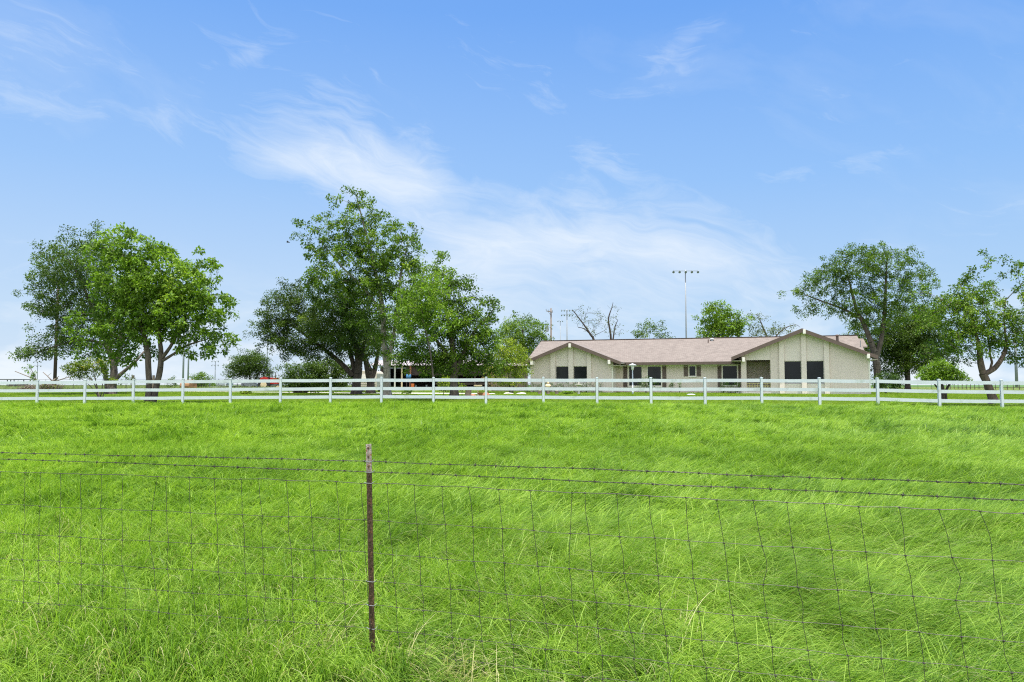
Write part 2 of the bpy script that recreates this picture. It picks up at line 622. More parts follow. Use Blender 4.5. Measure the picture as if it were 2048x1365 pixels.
M['panel'] = pbr('painted_panel', (0.72, 0.645, 0.585), 0.75, var=0.05, scale=1.5, bump=0.05)
M['trim'] = pbr('pale_trim', (0.80, 0.76, 0.69), 0.7, var=0.05, bump=0.04)
M['brown'] = pbr('brown_trim', (0.12, 0.085, 0.070), 0.6, var=0.12, scale=3)
M['shutter'] = pbr('brown_shutter', (0.16, 0.12, 0.105), 0.65, var=0.1, scale=4)
M['soffit'] = pbr('soffit_paint', (0.52, 0.47, 0.38), 0.8, var=0.06)
M['screen'] = pbr('solar_screen', (0.010, 0.012, 0.016), 0.16, var=0.3, scale=0.8, bump=0.01, spec=0.3)
M['shingle'] = shingle_mat('roof_shingles')
M['iron'] = pbr('cream_iron', (0.62, 0.55, 0.24), 0.6)
M['steel'] = pbr('galvanized_steel', (0.27, 0.29, 0.31), 0.55, 0.2, var=0.1)
M['lampgrey'] = pbr('grey_fixture', (0.22, 0.24, 0.26), 0.5, 0.3)
M['wire'] = pbr('old_wire', (0.055, 0.05, 0.042), 0.55, 0.2, var=0.35, scale=30, bump=0)
M['rust'] = pbr('rusty_post', (0.075, 0.045, 0.026), 0.6, 0.1, var=0.35, scale=22, bump=0.4, stain=((0.22, 0.10, 0.05), 30, 0.56))
M['rusttop'] = pbr('post_top_paint', (0.36, 0.30, 0.27), 0.55, 0.1, var=0.2, scale=40, bump=0.4, stain=((0.28, 0.11, 0.06), 38, 0.50))
M['bark'] = bark_mat('grey_bark', (0.15, 0.125, 0.10), (0.045, 0.035, 0.028))
M['barkpale'] = bark_mat('pale_bark', (0.34, 0.31, 0.27), (0.14, 0.12, 0.10))
M['barkdark'] = bark_mat('dark_bark', (0.085, 0.066, 0.055), (0.028, 0.022, 0.02))
M['barkwarm'] = bark_mat('warm_bark', (0.17, 0.125, 0.095), (0.055, 0.04, 0.03))
M['wood'] = pbr('weathered_wood', (0.17, 0.135, 0.105), 0.9, var=0.3, scale=8, bump=0.5)
M['darkwood'] = pbr('dark_siding', (0.065, 0.045, 0.038), 0.8, var=0.25, scale=4)
M['barnroof'] = pbr('barn_roof_metal', (0.42, 0.36, 0.36), 0.6, 0.1, var=0.08)
M['concrete'] = pbr('pale_concrete', (0.56, 0.54, 0.48), 0.9, var=0.12, scale=5, bump=0.3)
M['cream'] = pbr('cream_stone', (0.66, 0.54, 0.34), 0.85, var=0.15, scale=9)
M['gravel'] = pbr('gravel', (0.50, 0.47, 0.40), 0.95, var=0.2, scale=2, bump=0.5)
M['red'] = pbr('red_paint', (0.42, 0.02, 0.015), 0.4, var=0.12)
M['black'] = pbr('black_rubber', (0.02, 0.02, 0.022), 0.7, var=0.2)
M['grey'] = pbr('grey_paint', (0.30, 0.33, 0.34), 0.5, var=0.1)
M['hay'] = pbr('hay', (0.36, 0.20, 0.10), 0.95, var=0.3, scale=14, bump=0.6)
M['blue'] = pbr('blue_plastic', (0.05, 0.17, 0.33), 0.5)
M['orange'] = pbr('orange_paint', (0.55, 0.14, 0.03), 0.6)
M['terracotta'] = pbr('terracotta', (0.38, 0.17, 0.10), 0.85, var=0.15)
M['globe'] = pbr('milky_globe', (0.72, 0.72, 0.70), 0.3, var=0.03, bump=0)

L = {
    'mid': leaf_mat('leaves_mid_green', (0.026, 0.064, 0.007), (0.135, 0.235, 0.020), (0.31, 0.41, 0.055)),
    'bright': leaf_mat('leaves_bright_green', (0.060, 0.125, 0.012), (0.185, 0.310, 0.026), (0.32, 0.43, 0.05)),
    'dark': leaf_mat('leaves_dark_green', (0.020, 0.045, 0.008), (0.095, 0.160, 0.020), (0.24, 0.31, 0.05), trans=0.35),
    'cool': leaf_mat('leaves_cool_green', (0.032, 0.068, 0.012), (0.120, 0.200, 0.030), (0.27, 0.34, 0.08), trans=0.4),
    'yellow': leaf_mat('leaves_yellow_green', (0.11, 0.165, 0.012), (0.28, 0.37, 0.035), (0.46, 0.46, 0.05)),
    'olive': leaf_mat('leaves_olive', (0.06, 0.100, 0.014), (0.20, 0.27, 0.03), (0.42, 0.30, 0.03)),
    'grey': leaf_mat('leaves_grey_green', (0.07, 0.095, 0.035), (0.15, 0.19, 0.075), (0.24, 0.26, 0.11)),
    'pink': leaf_mat('leaves_pink', (0.35, 0.22, 0.10), (0.52, 0.38, 0.20), (0.6, 0.42, 0.28)),
    'hedge': leaf_mat('leaves_hedge', (0.018, 0.045, 0.008), (0.060, 0.125, 0.014), (0.11, 0.19, 0.03), trans=0.25),
}


# ---------------------------------------------------------------- the ground sheet
def build_ground():
    ys = np.concatenate([np.linspace(-12, 3, 8), np.linspace(3.4, 12, 44), np.linspace(12.6, 31, 50), np.linspace(31.4, 38.4, 36), np.linspace(39, 66, 34),
                         np.linspace(69, 130, 16), [150, 190, 260, 380, 600, 1000, 2000, 5000]])
    xs = np.concatenate([[-5000, -2000, -800, -300, -150], np.linspace(-100, -30, 18), np.linspace(-29, 29, 150), np.linspace(30, 100, 18), [150, 300, 800, 2000, 5000]])
    XX, YY = np.meshgrid(xs, ys)
    ZZ = ground(XX, YY)
    V = np.stack([XX.ravel(), YY.ravel(), ZZ.ravel()], 1)
    nx, ny = len(xs), len(ys)
    i = np.arange((ny - 1) * (nx - 1))
    r, c = i // (nx - 1), i % (nx - 1)
    a = r * nx + c
    Fq = np.stack([a, a + 1, a + nx + 1, a + nx], 1)
    o = np_mesh('ground', V, Fq, 4, M['ground'], smooth=True)
    o['kind'] = 'structure'
    return o


build_ground()

# gravel drive passing behind the trees towards the barn
mb = MB()
pl = [(340, 72.0, 1.2), (440, 70.0, 2.0), (560, 66.0, 2.6), (700, 62.0, 2.6), (860, 60.0, 2.4), (985, 58.5, 1.8)]
L0, L1 = [], []
for i in range(len(pl) - 1):
    for k in range(6):
        t = k / 6
        px = pl[i][0] * (1 - t) + pl[i + 1][0] * t
        D = pl[i][1] * (1 - t) + pl[i + 1][1] * t
        w = pl[i][2] * (1 - t) + pl[i + 1][2] * t
        for lst, dd in ((L0, -w), (L1, w)):
            p = at(px, 780, D + dd)
            lst.append((p.x, p.y, gz(p.x, p.y) + 0.03))
n = len(L0)
mb.raw(L0 + L1, [(i, i + 1, n + i + 1, n + i) for i in range(n - 1)])
o = mb.build('gravel_path', M['gravel'])
o['kind'] = 'structure'


# ---------------------------------------------------------------- grass
def clump_mesh(name, mat, size, nblades, hmin, hmax, wid, segs, seed, wind=0.55, spread=0.35, head=0.0, tuft=60):
    """a square patch of single blades bent over by a wind blowing to +X"""
    rg = np.random.default_rng(seed)
    n = nblades
    bx = rg.uniform(-size / 2, size / 2, n)
    by = rg.uniform(-size / 2, size / 2, n)
    h = rg.uniform(hmin, hmax, n) * np.where(rg.random(n) < 0.06, 1.2, 1.0)
    # blades stand in tufts that lean together
    nt = max(3, int(size * size * tuft))
    tx, ty = rg.uniform(-size / 2, size / 2, nt), rg.uniform(-size / 2, size / 2, nt)
    ti = np.argmin((bx[:, None] - tx) ** 2 + (by[:, None] - ty) ** 2, axis=1)
    bx = bx * 0.72 + tx[ti] * 0.28
    by = by * 0.72 + ty[ti] * 0.28
    h = h * rg.uniform(0.55, 1.25, nt)[ti]
    dirn = rg.normal(0.0, spread * 0.35, n) + rg.normal(0, spread, nt)[ti]
    # a share of the blades goes its own way
    odd = rg.random(n) < 0.09
    dirn = np.where(odd, rg.uniform(-math.pi, math.pi, n), dirn)
    bend = np.clip(rg.normal(wind, 0.2, n) * rg.uniform(0.75, 1.3, nt)[ti], 0.08, 1.25)
    bend = np.where(odd, bend * 0.85, bend)
    w = wid * rg.uniform(0.6, 1.3, n)
    tint = np.clip(rg.random(n) * 0.6 + rg.uniform(-0.12, 0.5, nt)[ti], 0, 1)
    face = dirn + math.pi / 2 + rg.normal(0, 0.7, n)
    V = np.zeros((n, (segs + 1) * 2, 3))
    px_, py_, pz_ = bx.copy(), by.copy(), np.full(n, -0.02)
    ang = rg.uniform(0.05, 0.35, n)
    for s_ in range(segs + 1):
        t = s_ / segs
        ww = w * (1 - t ** 1.6) * 0.5 + 0.0003
        V[:, 2 * s_, 0] = px_ - np.cos(face) * ww
        V[:, 2 * s_, 1] = py_ - np.sin(face) * ww
        V[:, 2 * s_, 2] = pz_
        V[:, 2 * s_ + 1, 0] = px_ + np.cos(face) * ww
        V[:, 2 * s_ + 1, 1] = py_ + np.sin(face) * ww
        V[:, 2 * s_ + 1, 2] = pz_
        a = np.clip(ang + bend * 2.1 * (t + 0.5 / segs), 0, 2.1)
        px_ = px_ + np.sin(a) * np.cos(dirn) * h / segs
        py_ = py_ + np.sin(a) * np.sin(dirn) * h / segs
        pz_ = pz_ + np.cos(a) * h / segs
    base = (np.arange(n) * (segs + 1) * 2)[:, None]
    quads = []
    for s_ in range(segs):
        quads.append(base + np.array([2 * s_, 2 * s_ + 1, 2 * s_ + 3, 2 * s_ + 2])[None])
    Q = np.concatenate(quads)
    at_ = {'tint': np.repeat(tint * 0.96, (segs + 1) * 2)}
    if head > 0:
        m_ = int(n * head)
        at_['tint'] = np.repeat(np.where(np.arange(n) < m_, 1.0, tint * 0.96), (segs + 1) * 2)
    return np_mesh(name, V.reshape(-1, 3), Q, 4, mat, 'none', attr=at_)


def scatter(name, label, protos, pts, rot, scl, idx, cat='grass'):
    """one object: protos instanced on points"""
    me = bpy.data.meshes.new(name)
    me.vertices.add(len(pts))
    me.vertices.foreach_set('co', np.asarray(pts, np.float32).ravel())
    a = me.attributes.new('rot', 'FLOAT_VECTOR', 'POINT')
    a.data.foreach_set('vector', np.asarray(rot, np.float32).ravel())
    a = me.attributes.new('scl', 'FLOAT_VECTOR', 'POINT')
    a.data.foreach_set('vector', np.asarray(scl, np.float32).ravel())
    a = me.attributes.new('idx', 'INT', 'POINT')
    a.data.foreach_set('value', np.asarray(idx, np.int32))
    o = link(bpy.data.objects.new(name, me))
    tag(o, label, cat, kind='stuff')
    c = bpy.data.collections.new(name + '_sources')
    for p in protos:
        c.objects.link(p)
    g = bpy.data.node_groups.new(name + '_scatter', 'GeometryNodeTree')
    g.interface.new_socket('Geometry', in_out='INPUT', socket_type='NodeSocketGeometry')
    g.interface.new_socket('Geometry', in_out='OUTPUT', socket_type='NodeSocketGeometry')
    gi = g.nodes.new('NodeGroupInput')
    go = g.nodes.new('NodeGroupOutput')
    ci = g.nodes.new('GeometryNodeCollectionInfo')
    ci.inputs['Collection'].default_value = c
    ci.inputs['Separate Children'].default_value = True
    ci.inputs['Reset Children'].default_value = True
    iop = g.nodes.new('GeometryNodeInstanceOnPoints')
    iop.inputs['Pick Instance'].default_value = True

    def na(nm, ty):
        x = g.nodes.new('GeometryNodeInputNamedAttribute')
        x.data_type = ty
        x.inputs['Name'].default_value = nm
        return x.outputs[0]
    g.links.new(gi.outputs[0], iop.inputs['Points'])
    g.links.new(ci.outputs[0], iop.inputs['Instance'])
    g.links.new(na('idx', 'INT'), iop.inputs['Instance Index'])
    e2r = g.nodes.new('FunctionNodeEulerToRotation')
    g.links.new(na('rot', 'FLOAT_VECTOR'), e2r.inputs[0])
    g.links.new(e2r.outputs[0], iop.inputs['Rotation'])
    g.links.new(na('scl', 'FLOAT_VECTOR'), iop.inputs['Scale'])
    g.links.new(iop.outputs[0], go.inputs[0])
    md = o.modifiers.new('scatter', 'NODES')
    md.node_group = g
    return o


def vnoise(x, y, seed=0, sc=1.0):
    """cheap smooth noise -1..1"""
    r = np.random.default_rng(seed)
    z = 0
    amp = 0
    for k in range(7):
        a = r.uniform(0, 2 * math.pi)
        f = sc * r.uniform(0.5, 2.2)
        p = r.uniform(0, 6.28)
        w = 1 / (0.6 + f / sc)
        z = z + w * np.sin((x * math.cos(a) + y * math.sin(a)) * f + p)
        amp += w
    return z / amp * 1.6


def jgrid(y0, y1, step, xfun, rg):
    P = []
    y = y0
    while y < y1:
        lo, hi = xfun(y)
        xs = np.arange(lo, hi, step)
        P.append(np.stack([xs + rg.uniform(-.5, .5, len(xs)) * step, y + rg.uniform(-.5, .5, len(xs)) * step], 1))
        y += step
    return np.concatenate(P)


def path_gap(x, y):
    px = 1024 + x / y * F
    dc = np.interp(px, [q[0] for q in pl], [q[1] for q in pl])
    w_ = np.interp(px, [q[0] for q in pl], [q[2] for q in pl])
    return np.where((px < pl[0][0]) | (px > pl[-1][0]), 9.0, np.abs(y - dc) - w_)


def build_grass():
    rg = np.random.default_rng(5)
    mats = M['grass']
    near = [clump_mesh('a%02d_blades' % i, mats, 0.42, 400, 0.22, 0.44, 0.0054, 6, 100 + i, 0.95, 0.5, tuft=160, head=0.02) for i in range(5)]
    mid = [clump_mesh('b%02d_blades' % i, mats, 0.80, 640, 0.22, 0.42, 0.0088, 5, 200 + i, 0.95, 0.5, tuft=90) for i in range(4)]
    far = [clump_mesh('c%02d_blades' % i, mats, 1.5, 1000, 0.22, 0.40, 0.017, 4, 300 + i, 0.9, 0.55, tuft=26) for i in range(4)]
    bands = [(2.6, 8.5, 0.23, 0, 5), (8.2, 17.5, 0.42, 5, 4), (17.0, 99, 0.78, 9, 4)]
    P, ROT, SCL, IDX = [], [], [], []
    for y0, y1, st, i0, ni in bands:
        p = jgrid(y0, min(y1, 37.6), st, lambda y: (-0.80 * y - 1.5, 0.80 * y + 1.5), rg)
        ok = p[:, 1] < fence_y(p[:, 0]) - 0.15
        p = p[ok]
        x, y = p[:, 0], p[:, 1]
        n = len(p)
        P.append(np.stack([x, y, ground(x, y) - 0.01], 1))
        swirl = vnoise(x, y, 3, 0.5) * 0.38 + vnoise(x, y, 4, 1.6) * 0.25
        z = -0.85 + 0.5 * np.clip(x / y + 0.5, 0, 1) + swirl + rg.normal(0, 0.22, n)
        ROT.append(np.stack([rg.normal(0, 0.05, n), rg.normal(0, 0.06, n) + 0.10 * vnoise(x, y, 8, 1.0), z], 1))
        hs = 1.0 + 0.26 * vnoise(x, y, 11, 1.3) + 0.14 * vnoise(x, y, 12, 3.5)
        # the strip along the wire fence stays uncut and stands taller
        d = y - np.interp(x, [-3.6, -0.85, 2.4], [5.0, 4.4, 3.38])
        hs = hs * (1 + 0.40 * np.exp(-(d / 0.5) ** 2) * (x < -1.2)) * np.where((d < 0.25) & (x > -1.15), 0.74, 1.0)
        hs = hs * (1 + 0.75 * np.exp(-((x + 0.86) ** 2 / 0.05 + (y - 4.15) ** 2 / 0.05)))
        hs = np.where(y > fence_y(x) - 1.3, hs * 0.8, hs)
        SCL.append(np.stack([np.ones(n), np.ones(n), np.clip(hs, 0.55, 1.8)], 1))
        IDX.append(i0 + rg.integers(0, ni, n))
    scatter('meadow_grass', 'tall bright green wind-bent grass covering the paddock before the white fence',
            near + mid + far, np.concatenate(P), np.concatenate(ROT), np.concatenate(SCL), np.concatenate(IDX))
    # dead stems lying in the uncut strip
    straw = [clump_mesh('s%02d_blades' % i, M['straw'], 0.34, 16, 0.25, 0.55, 0.0058, 6, 600 + i, 0.8, 0.9) for i in range(3)]
    sp = [(-0.52, 4.2), (-0.42, 4.32), (-0.62, 4.38), (-0.30, 4.22), (-0.2, 4.05), (-1.62, 4.35), (-1.45, 4.5), (-1.2, 4.7), (-1.85, 4.4), (-2.3, 4.3), (-1.0, 4.0), (-2.9, 4.55), (-1.7, 4.05), (0.3, 3.9), (-2.5, 5.4), (-3.2, 5.2), (0.1, 6.9), (1.1, 5.0), (0.55, 5.8), (2.2, 3.7)]
    sp = np.array(sp + [(q[0] + rg.normal(0, 0.1), q[1] + rg.normal(0, 0.1)) for q in sp[:12]])
    n = len(sp)
    scatter('dry_grass', 'dry straw-coloured stems tangled in the uncut grass along the wire fence', straw, np.stack([sp[:, 0], sp[:, 1], ground(sp[:, 0], sp[:, 1]) + 0.06], 1),
            np.stack([rg.normal(0, 0.1, n), rg.normal(0, 0.1, n), rg.uniform(-1.5, 0.8, n)], 1), np.stack([np.ones(n) * 0.8] * 3, 1), rg.integers(0, 3, n))
    # mown lawn round the house
    lawn = [clump_mesh('l%02d_blades' % i, M['lawn'], 2.0, 1100, 0.05, 0.11, 0.022, 2, 400 + i, 0.3, 0.9) for i in range(3)]
    p = jgrid(34.0, 74.0, 1.25, lambda y: (-0.76 * y - 2, 0.76 * y + 2), rg)
    p = p[(p[:, 1] > fence_y(p[:, 0]) + 0.9) & (path_gap(p[:, 0], p[:, 1]) > 0.6)]
    x, y = p[:, 0], p[:, 1]
    n = len(p)
    scatter('lawn_grass', 'short mown lawn between the white fence and the house', lawn, np.stack([x, y, ground(x, y)], 1),
            np.stack([np.zeros(n), np.zeros(n), rg.uniform(0, 6.28, n)], 1), np.stack([np.ones(n)] * 3, 1), rg.integers(0, 3, n))
    # rough pasture far behind
    weeds = [clump_mesh('w%02d_blades' % i, M['weeds'], 3.0, 900, 0.25, 0.6, 0.05, 3, 500 + i, 0.3, 0.9) for i in range(3)]
    p = jgrid(74.0, 150.0, 2.4, lambda y: (-0.78 * y - 2, 0.78 * y + 2), rg)
    x, y = p[:, 0], p[:, 1]
    hz = np.where(x < -14, 1.0, 0.35)
    n = len(p)
    scatter('pasture_weeds', 'pale rough pasture grass behind the trees and the house', weeds, np.stack([x, y, ground(x, y)], 1),
            np.stack([np.zeros(n), np.zeros(n), rg.uniform(0, 6.28, n)], 1), np.stack([np.ones(n), np.ones(n), hz * rg.uniform(0.5, 1.1, n)], 1), rg.integers(0, 3, n))


build_grass()
# ---------------------------------------------------------------- the white rail fence
def build_white_fence():
    pxs = [-131, -27, 75, 170, 267, 366, 461, 561, 661, 763, 867, 972, 1087, 1194, 1302, 1410, 1523, 1639, 1755, 1878, 2003, 2134]
    P = []
    for px in pxs:
        D = 35.0
        for _ in range(6):
            D = float(fence_y(at(px, 780, D).x))
        x = at(px, 780, D).x
        P.append((x, D, float(np.interp(x, WALL_X, RAILB))))
    mid = P[10]
    rt = root('white_rail_fence', (mid[0], mid[1], mid[2] - 0.3), 'long white three-rail vinyl fence running across the whole paddock', 'fence')
    rg = random.Random(4)
    for i, (x, y, z) in enumerate(P):
        mb = MB()
        h = 0.985 + rg.uniform(-0.012, 0.012)
        w = 0.053
        zb = gz(x, y) - 0.05
        lean = rg.uniform(-0.006, 0.006)
        mb.raw([(x - w, y - w, zb), (x + w, y - w, zb), (x + w, y + w, zb), (x - w, y + w, zb),
                (x - w + lean, y - w, z + h), (x + w + lean, y - w, z + h), (x + w + lean, y + w, z + h), (x - w + lean, y + w, z + h)],
               [(0, 3, 2, 1), (4, 5, 6, 7), (0, 1, 5, 4), (1, 2, 6, 5), (2, 3, 7, 6), (3, 0, 4, 7)])
        p = mb.build('post', M['white'], rt)
        cb = MB()
        c = w + 0.007
        xx = x + lean
        cb.raw([(xx - c, y - c, z + h + 0.002), (xx + c, y - c, z + h + 0.002), (xx + c, y + c, z + h + 0.002), (xx - c, y + c, z + h + 0.002),
                (xx - c, y - c, z + h + 0.022), (xx + c, y - c, z + h + 0.022), (xx + c, y + c, z + h + 0.022), (xx - c, y + c, z + h + 0.022), (xx, y, z + h + 0.04)],
               [(0, 3, 2, 1), (0, 1, 5, 4), (1, 2, 6, 5), (2, 3, 7, 6), (3, 0, 4, 7), (4, 5, 8), (5, 6, 8), (6, 7, 8), (7, 4, 8)])
        cb.build('cap', M['white'], p)
    for i in range(len(P) - 1):
        a, b = Vector(P[i]), Vector(P[i + 1])
        d = (b - a)
        d2 = Vector((d.x, d.y, 0)).normalized() * 0.068
        for k, h in enumerate((0.075, 0.475, 0.875)):
            off = Vector((0, 0, h))
            s1, s2 = rg.uniform(-0.008, 0.008), rg.uniform(-0.008, 0.008)
            m_ = (a + b) / 2 + off + Vector((0, 0, (s1 + s2) / 2 - rg.uniform(0.0, 0.012)))
            mb = MB()
            mb.beam(a + off + Vector((d2.x, d2.y, s1)), m_, 0.038, 0.15)
            mb.beam(m_, b + off + Vector((-d2.x, -d2.y, s2)), 0.038, 0.15)
            mb.build('rail', M['white'], rt)


build_white_fence()


# ---------------------------------------------------------------- the wire fence in front
def build_wire_fence():
    # plan of the fence: left end, post, right end (lean of the whole fence towards the left)
    def seg_point(px, h):
        """point of the fence that stands under pixel column px at height h below the eye"""
        if px <= 741:
            t = (px - 0) / 741.0
            s = 295 + (334 - 295) * t
        else:
            t = (px - 741) / (2048 - 741.0)
            s = 334 + (438 - 334) * t
        D = F / s
        p = at(px, 770.5, D)
        return Vector((p.x, p.y, EYE - h))
    base = seg_point(741, EYE)
    LEAN = Vector((-0.040, 0.0, 1.0))

    def W(px, h):
        """fence-plane point: column px taken at the top wire; leaning with the fence"""
        p = seg_point(px, h)
        p.x -= 0.040 * (0.58 - h) * -1.0 * -1.0
        return p
    rt = root('wire_field_fence', (base.x, base.y, gz(base.x, base.y)), 'rusty steel post carrying two barbed strands over sagging woven wire', 'fence')
    rg = random.Random(9)
    # steel T post: face plate with studs and a rib behind
    zt, zb = EYE - 0.352, EYE - 1.80
    bx, by = base.x, base.y
    dirx = (seg_point(1100, 0) - seg_point(400, 0))
    dirx.z = 0
    dirx.normalize()
    nrm = Vector((-dirx.y, dirx.x, 0))

    def pp(u, v, z):
        c = Vector((bx - 0.030 * (z - (EYE - 1.0)) + 0.012, by, z))
        return c + dirx * u + nrm * v
    zsplit = EYE - 0.515
    post = MB()

    def slab(m_, u0, u1, v0, v1, z0, z1):
        vs = [pp(u0, v0, z0), pp(u1, v0, z0), pp(u1, v1, z0), pp(u0, v1, z0), pp(u0, v0, z1), pp(u1, v0, z1), pp(u1, v1, z1), pp(u0, v1, z1)]
        m_.raw(vs, [(0, 3, 2, 1), (4, 5, 6, 7), (0, 1, 5, 4), (1, 2, 6, 5), (2, 3, 7, 6), (3, 0, 4, 7)])
    slab(post, -0.0170, 0.0170, -0.002, 0.003, zb, zsplit)
    slab(post, -0.0025, 0.0025, 0.0032, 0.032, zb, zsplit)
    po = post.build('post', M['rust'], rt)
    top = MB()
    slab(top, -0.0172, 0.0172, -0.0022, 0.0032, zsplit + 0.0005, zt)
    slab(top, -0.0025, 0.0025, 0.0034, 0.032, zsplit + 0.0005, zt)
    tp = top.build('painted_top', M['rusttop'], rt)
    z = zt - 0.02
    while z > zb + 0.25:
        st = MB()
        slab(st, -0.0045, 0.0045, -0.009, -0.0023, z - 0.009, z + 0.004)
        st.build('stud', M['rust'], tp if z > zsplit else po)
        z -= 0.054

    # barbed strands: two twisted wires with barbs
    def strand(pts_fn, name, barbs_px, seed):
        r2 = random.Random(seed)
        px = -160.0
        A, B = [], []
        i = 0
        prev = None
        dist = 0.0
        while px < 2260:
            p = pts_fn(px)
            if prev is not None:
                dist += (p - prev).length
            prev = p
            ph = dist * 2 * math.pi / 0.075
            o_ = Vector((0, math.cos(ph), math.sin(ph))) * 0.0021
            A.append(p + o_)
            B.append(p - o_)
            px += 4.0
            i += 1
        mb = MB()
        mb.tube(A, 0.0015, 4)
        mb.tube(B, 0.0015, 4)
        ob = mb.build(name, M['wire'], rt)
        for q in barbs_px:
            bb = MB()
            p = pts_fn(q)
            for k in range(2):
                a = r2.uniform(0, math.pi)
                d = Vector((r2.uniform(-0.5, 0.5), math.cos(a) * 0.6, math.sin(a) + 0.3)).normalized() * 0.0135
                c = p + Vector((r2.uniform(-0.004, 0.004), 0, 0))
                bb.tube([c - d, c, c + d], [0.0007, 0.0016, 0.0007], 4)
            # the coil round the strand
            co = [p + Vector((-0.006 + 0.0006 * j, math.cos(j * 1.05) * 0.0042, math.sin(j * 1.05) * 0.0042)) for j in range(20)]
            bb.tube(co, 0.0014, 4)
            bb.build('barb', M['wire'], ob)
    sag = lambda px, k: k * (math.sin(px * 0.009 + k * 50) * 0.6 + math.sin(px * 0.031) * 0.4)
    b1 = [12, 45, 75, 106, 138, 176, 242, 275, 307, 342, 383, 418, 452, 500, 568, 614, 690, 733, 775, 812, 864, 903, 953, 994, 1039, 1092, 1147, 1189, 1243, 1294, 1347, 1397, 1453, 1502, 1565, 1616, 1682, 1744, 1812, 1871, 1936, 1996, 2058, 2120]
    b2 = [25, 58, 92, 125, 200, 238, 276, 355, 394, 433, 480, 540, 600, 648, 692, 786, 820, 868, 913, 960, 1028, 1085, 1138, 1190, 1246, 1304, 1366, 1420, 1470, 1538, 1608, 1669, 1734, 1800, 1868, 1942, 2016, 2090]
    strand(lambda px: W(px, 0.452 + sag(px, 0.0030)), 'barbed_wire', b1, 1)
    strand(lambda px: W(px, 0.514 + 0.006 * (px > 741) * (px - 741) / 1300 - 0.018 * (px < 741) * (741 - px) / 741 + sag(px + 300, 0.0020)), 'barbed_wire', b2, 2)

    # woven wire: line wires and stays with knots
    H = [0.580, 0.798, 0.988, 1.153, 1.290, 1.425, 1.545, 1.65]
    stays = [-128, -82, -38, 9, 57, 86, 126, 168, 209, 252, 321, 336, 383, 434, 487, 522, 575, 622, 676, 724,
             777, 829, 884, 939, 998, 1059, 1144, 1167, 1232, 1295, 1366, 1432, 1499, 1569, 1642, 1710, 1790, 1871, 1952, 2036, 2120, 2205]
    # kinks of single stays read off as they hang: index -> {row: shift in m}
    kink = {3: {1: -0.03}, 5: {1: 0.004}, 10: {1: -0.055, 2: -0.072, 3: -0.055, 4: -0.035}, 9: {2.5: -0.022}, 26: {1: -0.032, 2: -0.055, 3: -0.06, 4: -0.055, 5: -0.06},
            25: {4.5: 0.02}, 24: {2.5: -0.012}, 28: {3.5: -0.008}, 32: {1.5: 0.030, 2: 0.0}, 37: {1.5: 0.035, 2: 0.005}, 38: {0.5: 0.02}, 16: {3: 0.01}}

    def hrow(r):
        i = int(min(r, len(H) - 1.001))
        return H[i] + (H[i + 1] - H[i]) * (r - i)

    def line_h(px, i):
        return H[i] + 0.0022 * math.sin(px * 0.045 + i * 2.1) + 0.0018 * math.sin(px * 0.019 + i * 5.0)
    for i in range(len(H)):
        pts = []
        px = -160.0
        while px < 2260:
            p = W(px, line_h(px, i))
            if i == 0:
                # crimps of the top wire
                p.z += 0.0035 * max(0, math.sin(px * 0.05)) ** 6
            else:
                p.x += 0.0
            pts.append(p)
            px += 14.0
        mb = MB()
        mb.tube(pts, 0.0018 if i == 0 else 0.0013, 4)
        mb.build('line_wire', M['wire'], rt)
    for k, px in enumerate(stays):
        top_ = W(px, line_h(px, 0))
        drift = 0.075 + 0.055 * max(0, (px - 400) / 1650.0) - 0.05 * max(0, (400 - px) / 400.0)
        pts = []
        kk = kink.get(k, {})
        keys = sorted(kk)
        wob = [rg.gauss(0, 0.0042) for _ in range(20)]
        for j in range(0, 15):
            r = j * 0.5
            h = hrow(min(r, 7))
            if j % 2 == 0:
                h = line_h(px, min(j // 2, 7))
            s = 0.0
            if keys:
                s = float(np.interp(r, [0] + keys + [keys[-1] + 1.2], [0] + [kk[q] for q in keys] + [kk[keys[-1]] * (0.8 if k in (10, 26) else 0)]))
            sh = drift * (h - H[0]) + s + wob[j]
            if k not in (10, 26):
                q = seg_point(px, h)
            else:
                q = seg_point(px, h)
            q = q + dirx * sh
            pts.append(q)
        mb = MB()
        # subdivide smoothly
        fine = []
        for a in range(len(pts) - 1):
            p0, p1, p2, p3 = pts[max(a - 1, 0)], pts[a], pts[a + 1], pts[min(a + 2, len(pts) - 1)]
            for t in (0, 0.34, 0.67):
                fine.append(0.5 * ((2 * p1) + (p2 - p0) * t + (2 * p0 - 5 * p1 + 4 * p2 - p3) * t * t + (3 * p1 - p0 - 3 * p2 + p3) * t ** 3))
        fine.append(pts[-1])
        mb.tube(fine, 0.0015, 4)
        kb = mb
        for j in range(0, 15, 2):
            c = pts[j]
            kb.tube([c + Vector((-0.006, -0.001, -0.002)), c + Vector((-0.002, -0.0028, 0.002)), c + Vector((0.002, -0.0028, -0.002)), c + Vector((0.006, -0.001, 0.002))], 0.0030, 5)
        kb.build('stay_wire', M['wire'], rt)
    # clips holding the wires to the post
    for h in (0.452, 0.516, H[0], H[3], H[4], H[5]):
        z = EYE - h
        mb = MB()
        mb.tube([pp(-0.034, 0.0, z + 0.004), pp(-0.022, -0.004, z), pp(-0.017, -0.010, z), pp(0.017, -0.010, z - 0.001), pp(0.023, 0.0, z + 0.002), pp(0.034, 0.004, z + 0.012)], 0.0017, 5)
        mb.build('clip', M['steel'], rt)


build_wire_fence()
#SECTION3
# ---------------------------------------------------------------- the house
HA = R(17.0)
HO = at(1226, 770, 62.6)
HZ = 1.09
HU = Vector((math.cos(HA), -math.sin(HA), 0))
HV = Vector((math.sin(HA), math.cos(HA), 0))


